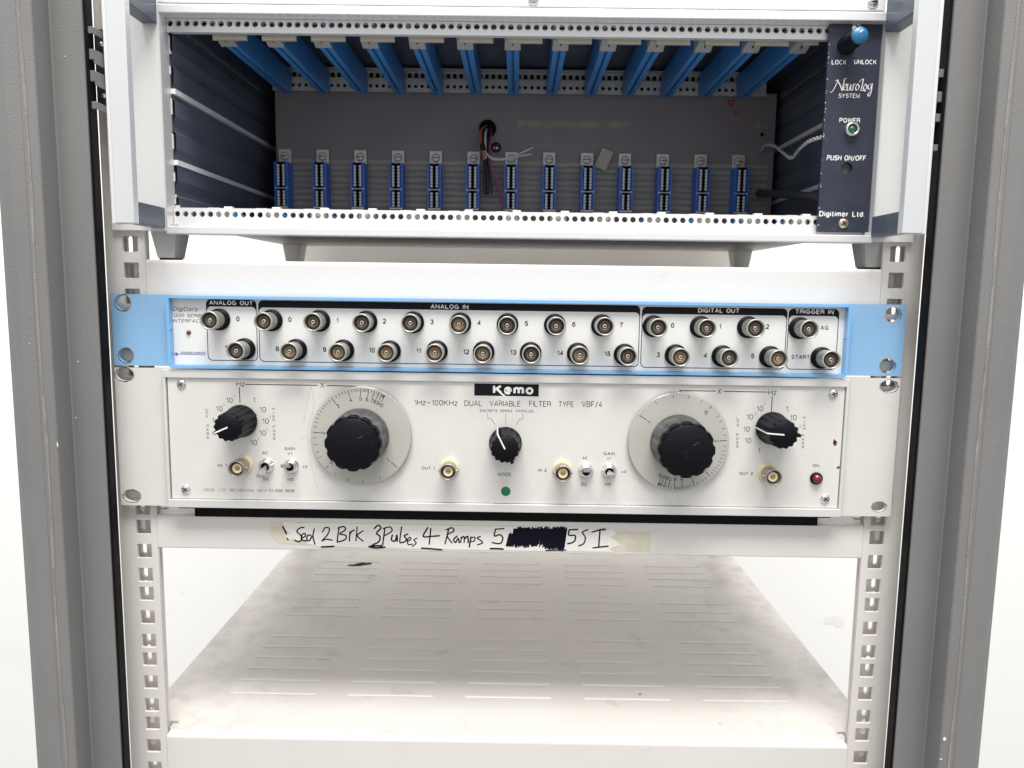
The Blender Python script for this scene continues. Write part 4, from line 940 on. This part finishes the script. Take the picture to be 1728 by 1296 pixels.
for s_, x, y in (('10', 368, 292), ('10', 266, 374), ('10', 235, 496), ('10', 248, 608), ('1', 358, 708), ('1', 637, 295), ('10', 700, 380), ('0', 734, 502)):
    tz(s_, *k6, x, y, 9, 11.5 if s_ == '10' else None, 'inkgrey', wt=.105)
for s_, x, y in (('4', 416, 247), ('3', 324, 340), ('2', 768, 470)): tz(s_, *k6, x, y, 3.6, None, 'inkpale')
for kk, word, x, ys in ((k4, 'LOW', 180, (368, 405, 446)), (k4, 'PASS', 188, (548, 588, 627, 668)), (k4, 'HIGH', 874, (370, 412, 448, 485)), (k4, 'PASS', 880, (557, 597, 637, 677)),
                        (k6, 'LOW', 148, (385, 418, 456)), (k6, 'PASS', 143, (552, 590, 628, 666)), (k6, 'HIGH', 808, (380, 420, 455, 490)), (k6, 'PASS', 795, (560, 597, 634, 672))):
    for ch, y in zip(word, ys): tz(ch, *kk, x, y, 4.4, 4.4 if ch != 'I' else None, 'inkgrey')
def sml(s_, px, py, w_, h_=5.0, m_='inkgrey'): T(pk, s_, px, py, w_, h_, YI, m_, wt=.16)
sml('IN 1', 375, 785.5, 15.5); sml('AC', 447.5, 764.3, 10); sml('DC', 449.5, 808.3, 10.5); sml('GAIN', 489, 757, 18); sml('x1', 489, 765.3, 7, 4.3); sml('x3', 514.5, 787.3, 8, 4.3); sml('x10', 490, 809, 11, 4.6)
sml('OUT 1', 722.5, 790, 22); sml('IN 2', 915.5, 793.5, 14); sml('AC', 987.3, 772.7, 9.5); sml('DC', 986, 817, 10.5); sml('GAIN', 1028, 765.5, 19); sml('x1', 1027.5, 773.5, 6, 4.2); sml('x3', 1052.5, 796, 8, 4.2); sml('x10', 1025.5, 817, 10.5, 4.6)
sml('OUT 2', 1259, 799, 23); sml('ON', 1377, 785.7, 11)
T(pk, 'KEMO  LTD  BECKENHAM', 386, 827, 85, 4.6, YI, 'inkpale'); T(pk, 'KENT', 443, 828, 17, 4.6, YI, 'inkpale'); T(pk, '01-658 3838', 475.5, 828, 42.5, 4.8, YI, 'inkgrey')
for pts in ([(524.5, 652), (516, 690), (512, 718)], [(524.5, 652), (529, 668), (529, 690), (521, 718), (519.5, 740), (523, 770), (529, 800), (536, 826)]): L(pk, pts, .16, YI, 'scratch', smooth=4)
L(pk, [(509, 742), (515, 736)], .2, YI, 'scratch')
for px, py, r, a in ((1409, 747, 1.1, 1.6), (1414.5, 789, .9, 1.1), (1418.5, 827, .4, 1.4), (1418, 838, .5, 1.8), (1408, 745, .5, 3.4)):
    x, z = XZ(px, py, YI); b = MB(); blob(b, x, z, r, YI-.02, 'rust', asp=a); obj('rust_spot', b, filt)
x, z = XZ(325.5, 693, YI); blob(pk, x, z, .9, YI, 'kear', jag=.05)
obj('panel_print', pk, filt)
x, z = XZ(853.5, 829, YKP); b = MB(); b.lathe([(2.95, 0), (2.95, -.15), (2.8, -.22)], (x, YKP, z), 'greendot', 32); obj('green_dot', b, filt)
# dials and big knobs
maj = {'1': -41, '1.5': 223, '2': 176, '3': 127, '4': 105, '5': 90, '6': 80, '7': 72.9, '8': 67.6, '9': 63.4, '10': 59.5}
minor = [236, 253, 271.5, 294, 208, 201, 191.5, 183, 169, 163, 158, 153, 148.5, 144, 140, 136, 131.5, 121.5, 117, 113, 109.2, 101, 98.3, 96, 94, 92, 88.1, 86.3, 84.7, 83.2, 81.6, 76.3, 70.2, 66.2, 62.2, 61, 60.2]
def dialknob(px, py, rot, klab):
    YD = YKP-3.5; x, z = XZ(px, py, YD); R_ = 30.6
    b = MB(); b.lathe([(R_, 2.0), (R_, .3), (R_-.35, 0), (.2, 0)], (x, YD, z), 'dial', 96, smooth=False)
    b.lathe([(R_+.05, 1.4), (R_+.05, .5)], (x, YD, z), 'dialrim', 96, capf=False)
    b.lathe([(6, 3.4), (6, 2.01)], (x, YD, z), 'dial', 24)
    d = obj('dial_disc', b, filt, label=klab)
    b = MB(); Yd = YD-.05
    for k_, a in list(maj.items())+[(None, a) for a in minor]:
        t = math.radians(a+rot); c_, s_ = math.cos(t), math.sin(t)
        o_ = R_*.955; i_ = R_*(.82 if k_ and k_ not in ('1.5',) else .90)
        if k_ == '1': i_ = R_*.80
        if k_ == '1.5': o_ = R_*.97
        b.ribbon([(x+o_*c_, z+o_*s_), (x+i_*c_, z+i_*s_)], .36 if k_ else .27, Yd, 'ink')
        if k_ and k_ not in ('1', '1.5'):
            da = {'8': .4, '9': -.2, '10': -2.0}.get(k_, 0); t2 = math.radians(a+rot+da)
            textmm(b, k_, x+R_*.755*math.cos(t2), z+R_*.755*math.sin(t2), None, 2.5, Yd, 'ink', rot=t2-math.pi/2)
        if k_ == '1.5': textmm(b, '15', x+R_*.80*c_, z+R_*.80*s_, None, 2.3, Yd, 'ink', rot=t+math.pi/2-math.pi)
        if k_ == '1': b.ribbon([(x+R_*.765*c_, z+R_*.765*s_), (x+R_*.69*c_, z+R_*.69*s_)], .35, Yd, 'ink')
    obj('dial_scale', b, d)
    def fl(a, r, i):
        t = (a*12/(2*math.pi)) % 1.0; dep = max(0, 1-abs(t-.5)/.22)
        return r-(1.0*math.sqrt(dep) if dep > 0 else 0)
    b = MB(); b.lathe([(17.3, 0), (17.5, -1.5), (17.3, -7), (16.7, -19.5)], (x, YD-.6, z), 'kgrey', 192, fr=lambda a, r, i: fl(a, r, i) if i > 1 else r-(.25 if i else 0), capf=False)
    b.lathe([(16.7, -19.5), (16.5, -22.6), (16.1, -23.4)], (x, YD-.6, z), 'kblack', 192, fr=fl)
    b.lathe([(15.0, -23.35), (14.9, -24.2), (14.5, -24.6), (.3, -24.75)], (x, YD-.6, z), 'kblack', 96)
    kb = obj('tuning_knob', b, filt)
    b = MB()
    for q in range(14):
        a = random.uniform(0, 6.28); rr = 13*math.sqrt(random.random()); blob(b, x+rr*math.cos(a), z+rr*math.sin(a), random.uniform(.06, .16), YD-25.4, 'inkpale', 6)
    q = [(x+3, z+3.4), (x+5, z+4.3), (x+6.6, z+5.4)]; b.ribbon(q, .12, YD-25.4, 'inkpale'); obj('dust_specks', b, kb)
dialknob(609, 736, 0, 'translucent round dial plate with 5 at the top'); dialknob(1145, 746.5, -173, 'translucent round dial plate turned upside down')
# small fluted knobs
def smallknob(px, py, ang, h=22.5, rb=10.0, rf=8.8, lab=None):
    x, z = XZ(px, py, YKP); a0 = math.radians(ang)
    def fl(a, r, i):
        if i < 2: return r
        t = (a*14/(2*math.pi)) % 1.0; r2 = r-.45*(1-math.cos(2*math.pi*t))/1
        return r2
    b = MB()
    b.lathe([(rb, -.8), (rb+.1, -2), (rb-.3, -3.5), (rf+.3, -12), (rf, -h+2)], (x, YKP, z), 'kgrey' if 0 else 'kblack', 140, fr=fl, capf=False)
    b.lathe([(rf, -h+2), (rf-.15, -h+.5), (rf-.6, -h), ], (x, YKP, z), 'kblack', 140, fr=lambda a, r, i: fl(a, r, 5))
    b.lathe([(rf-1.1, -h+.05), (rf-1.3, -h-.25), (.2, -h-.3)], (x, YKP, z), 'kblack', 60)
    for s_, l0 in ((0, rf+.9), (math.pi, rf+.9)):
        ca, sa = math.cos(a0+s_), math.sin(a0+s_); wv = .9
        def q(r_, w_, y): return (x+r_*ca-w_*sa, YKP+y, z+r_*sa+w_*ca)
        b.hexa([q(rf-2.5, -wv, -h+.4), q(rf-2.5, wv, -h+.4), q(rf+1.2, wv, -h+.4), q(rf+1.2, -wv, -h+.4)], [q(rf-2.5, -wv, -2), q(rf-2.5, wv, -2), q(rb+.9, wv, -2), q(rb+.9, -wv, -2)], 'kblack')
    k_ = obj('selector_knob', b, filt, label=lab)
    ca, sa = math.cos(a0), math.sin(a0)
    def q(r_, w_, y): return (x+r_*ca-w_*sa, YKP+y, z+r_*sa+w_*ca)
    b = MB(); wv = .42
    b.add([q(0, -wv, -h-.36), q(0, wv, -h-.36), q(rf-.9, wv, -h-.36), q(rf-.9, -wv, -h-.36), q(rf+1.25, wv, -h+.34), q(rf+1.25, -wv, -h+.34), q(rb+.98, wv, -2), q(rb+.98, -wv, -2)], [(0, 1, 2, 3), (3, 2, 4, 5), (5, 4, 6, 7)], 'white')
    obj('pointer_line', b, k_)
smallknob(407.5, 710, 204, lab='small black fluted knob, its white pointer turned to the lower left'); smallknob(1302, 722, 176, lab='small black fluted knob, its white pointer turned left'); smallknob(853, 747, 117, h=19, lab='small black fluted mode knob at the centre')
# coaxial sockets of the filter
fs = socket(filt, 'coaxial_socket', 'washer', 'oldmetal', 'ptfe', None, 4.95, 12.5, 5.9, 1.6, pinm='gold')
for i, (px, py) in enumerate(((410.7, 783.9), (758.8, 789), (948.3, 792), (1294.7, 797.9))):
    X_, Z_ = XZ(px, py, YKP); off = (X_+3, YKP, Z_-kz0)
    if i == 0: fs.location = Vector(off)*S
    else: at(fs, filt, off)
# toggle switches
for px, py, tx, ty in ((450, 785.5, 439.5, 803), (491.7, 786.3, 480.4, 786.3), (988.5, 794, 991.5, 794), (1027.5, 794, 1031, 803.5)):
    x, z = XZ(px, py, YKP); b = MB()
    b.lathe([(4.8, 0), (4.7, -.8), (4.2, -1.1), (3.9, -3), (3.4, -3.8), (2.6, -4.0), (2.4, -3.2), (2.3, -1.2)], (x, YKP, z), 'chrome', 28, capf=False)
    b.lathe([(2.4, -1.3), (.1, -1.2)], (x, YKP, z), 'slot', 20); sw = obj('toggle_switch', b, filt)
    X2, Z2 = XZ(tx, ty, YKP-14); a = Vector((x, YKP-1, z)); e = Vector((X2, YKP-14, Z2)); mid = a.lerp(e, .25)
    b = MB()
    b.hexa([(mid.x-1.1, mid.y, mid.z-.8), (mid.x+1.1, mid.y, mid.z-.8), (mid.x+1.1, mid.y, mid.z+.8), (mid.x-1.1, mid.y, mid.z+.8)], [(e.x-2.6, e.y, e.z-1.15), (e.x+2.6, e.y, e.z-1.15), (e.x+2.6, e.y, e.z+1.15), (e.x-2.6, e.y, e.z+1.15)], 'lever')
    b.tube([a, mid], 1.0, 'lever', 12); obj('lever', b, sw, bevel=.25)
# mains lamp
x, z = XZ(1377, 807, YKP); b = MB(); b.lathe([(3.8, 0), (3.8, -1.2), (3.4, -1.8), (2.9, -1.8), (2.8, -1)], (x, YKP, z), 'kblack', 28, capf=False); pl = obj('power_lamp', b, filt)
b = MB(); b.lathe([(2.85, -1), (2.8, -2.2), (2.1, -3.4), (1.0, -3.9), (.1, -4)], (x, YKP, z), 'red', 24); obj('lens', b, pl)
for px, py, a in ((306.5, 648, .5), (313.8, 825.5, .9), (1406, 664.5, .3), (1392, 841.5, .8)):
    x, z = XZ(px, py, YKP); b = MB(); b.lathe([(2.9, 0), (2.85, -.5), (2.2, -1.2), (1.0, -1.5), (.1, -1.55)], (x, YKP, z), 'chrome', 24)
    for a_ in (a, a+math.pi/2): b.ribbon([(x-1.4*math.cos(a_), z-1.4*math.sin(a_)), (x+1.4*math.cos(a_), z+1.4*math.sin(a_))], .55, YKP-1.62, 'slot')
    obj('screw', b, filt)

for o in bpy.data.objects:
    if '_o' in o: del o['_o']
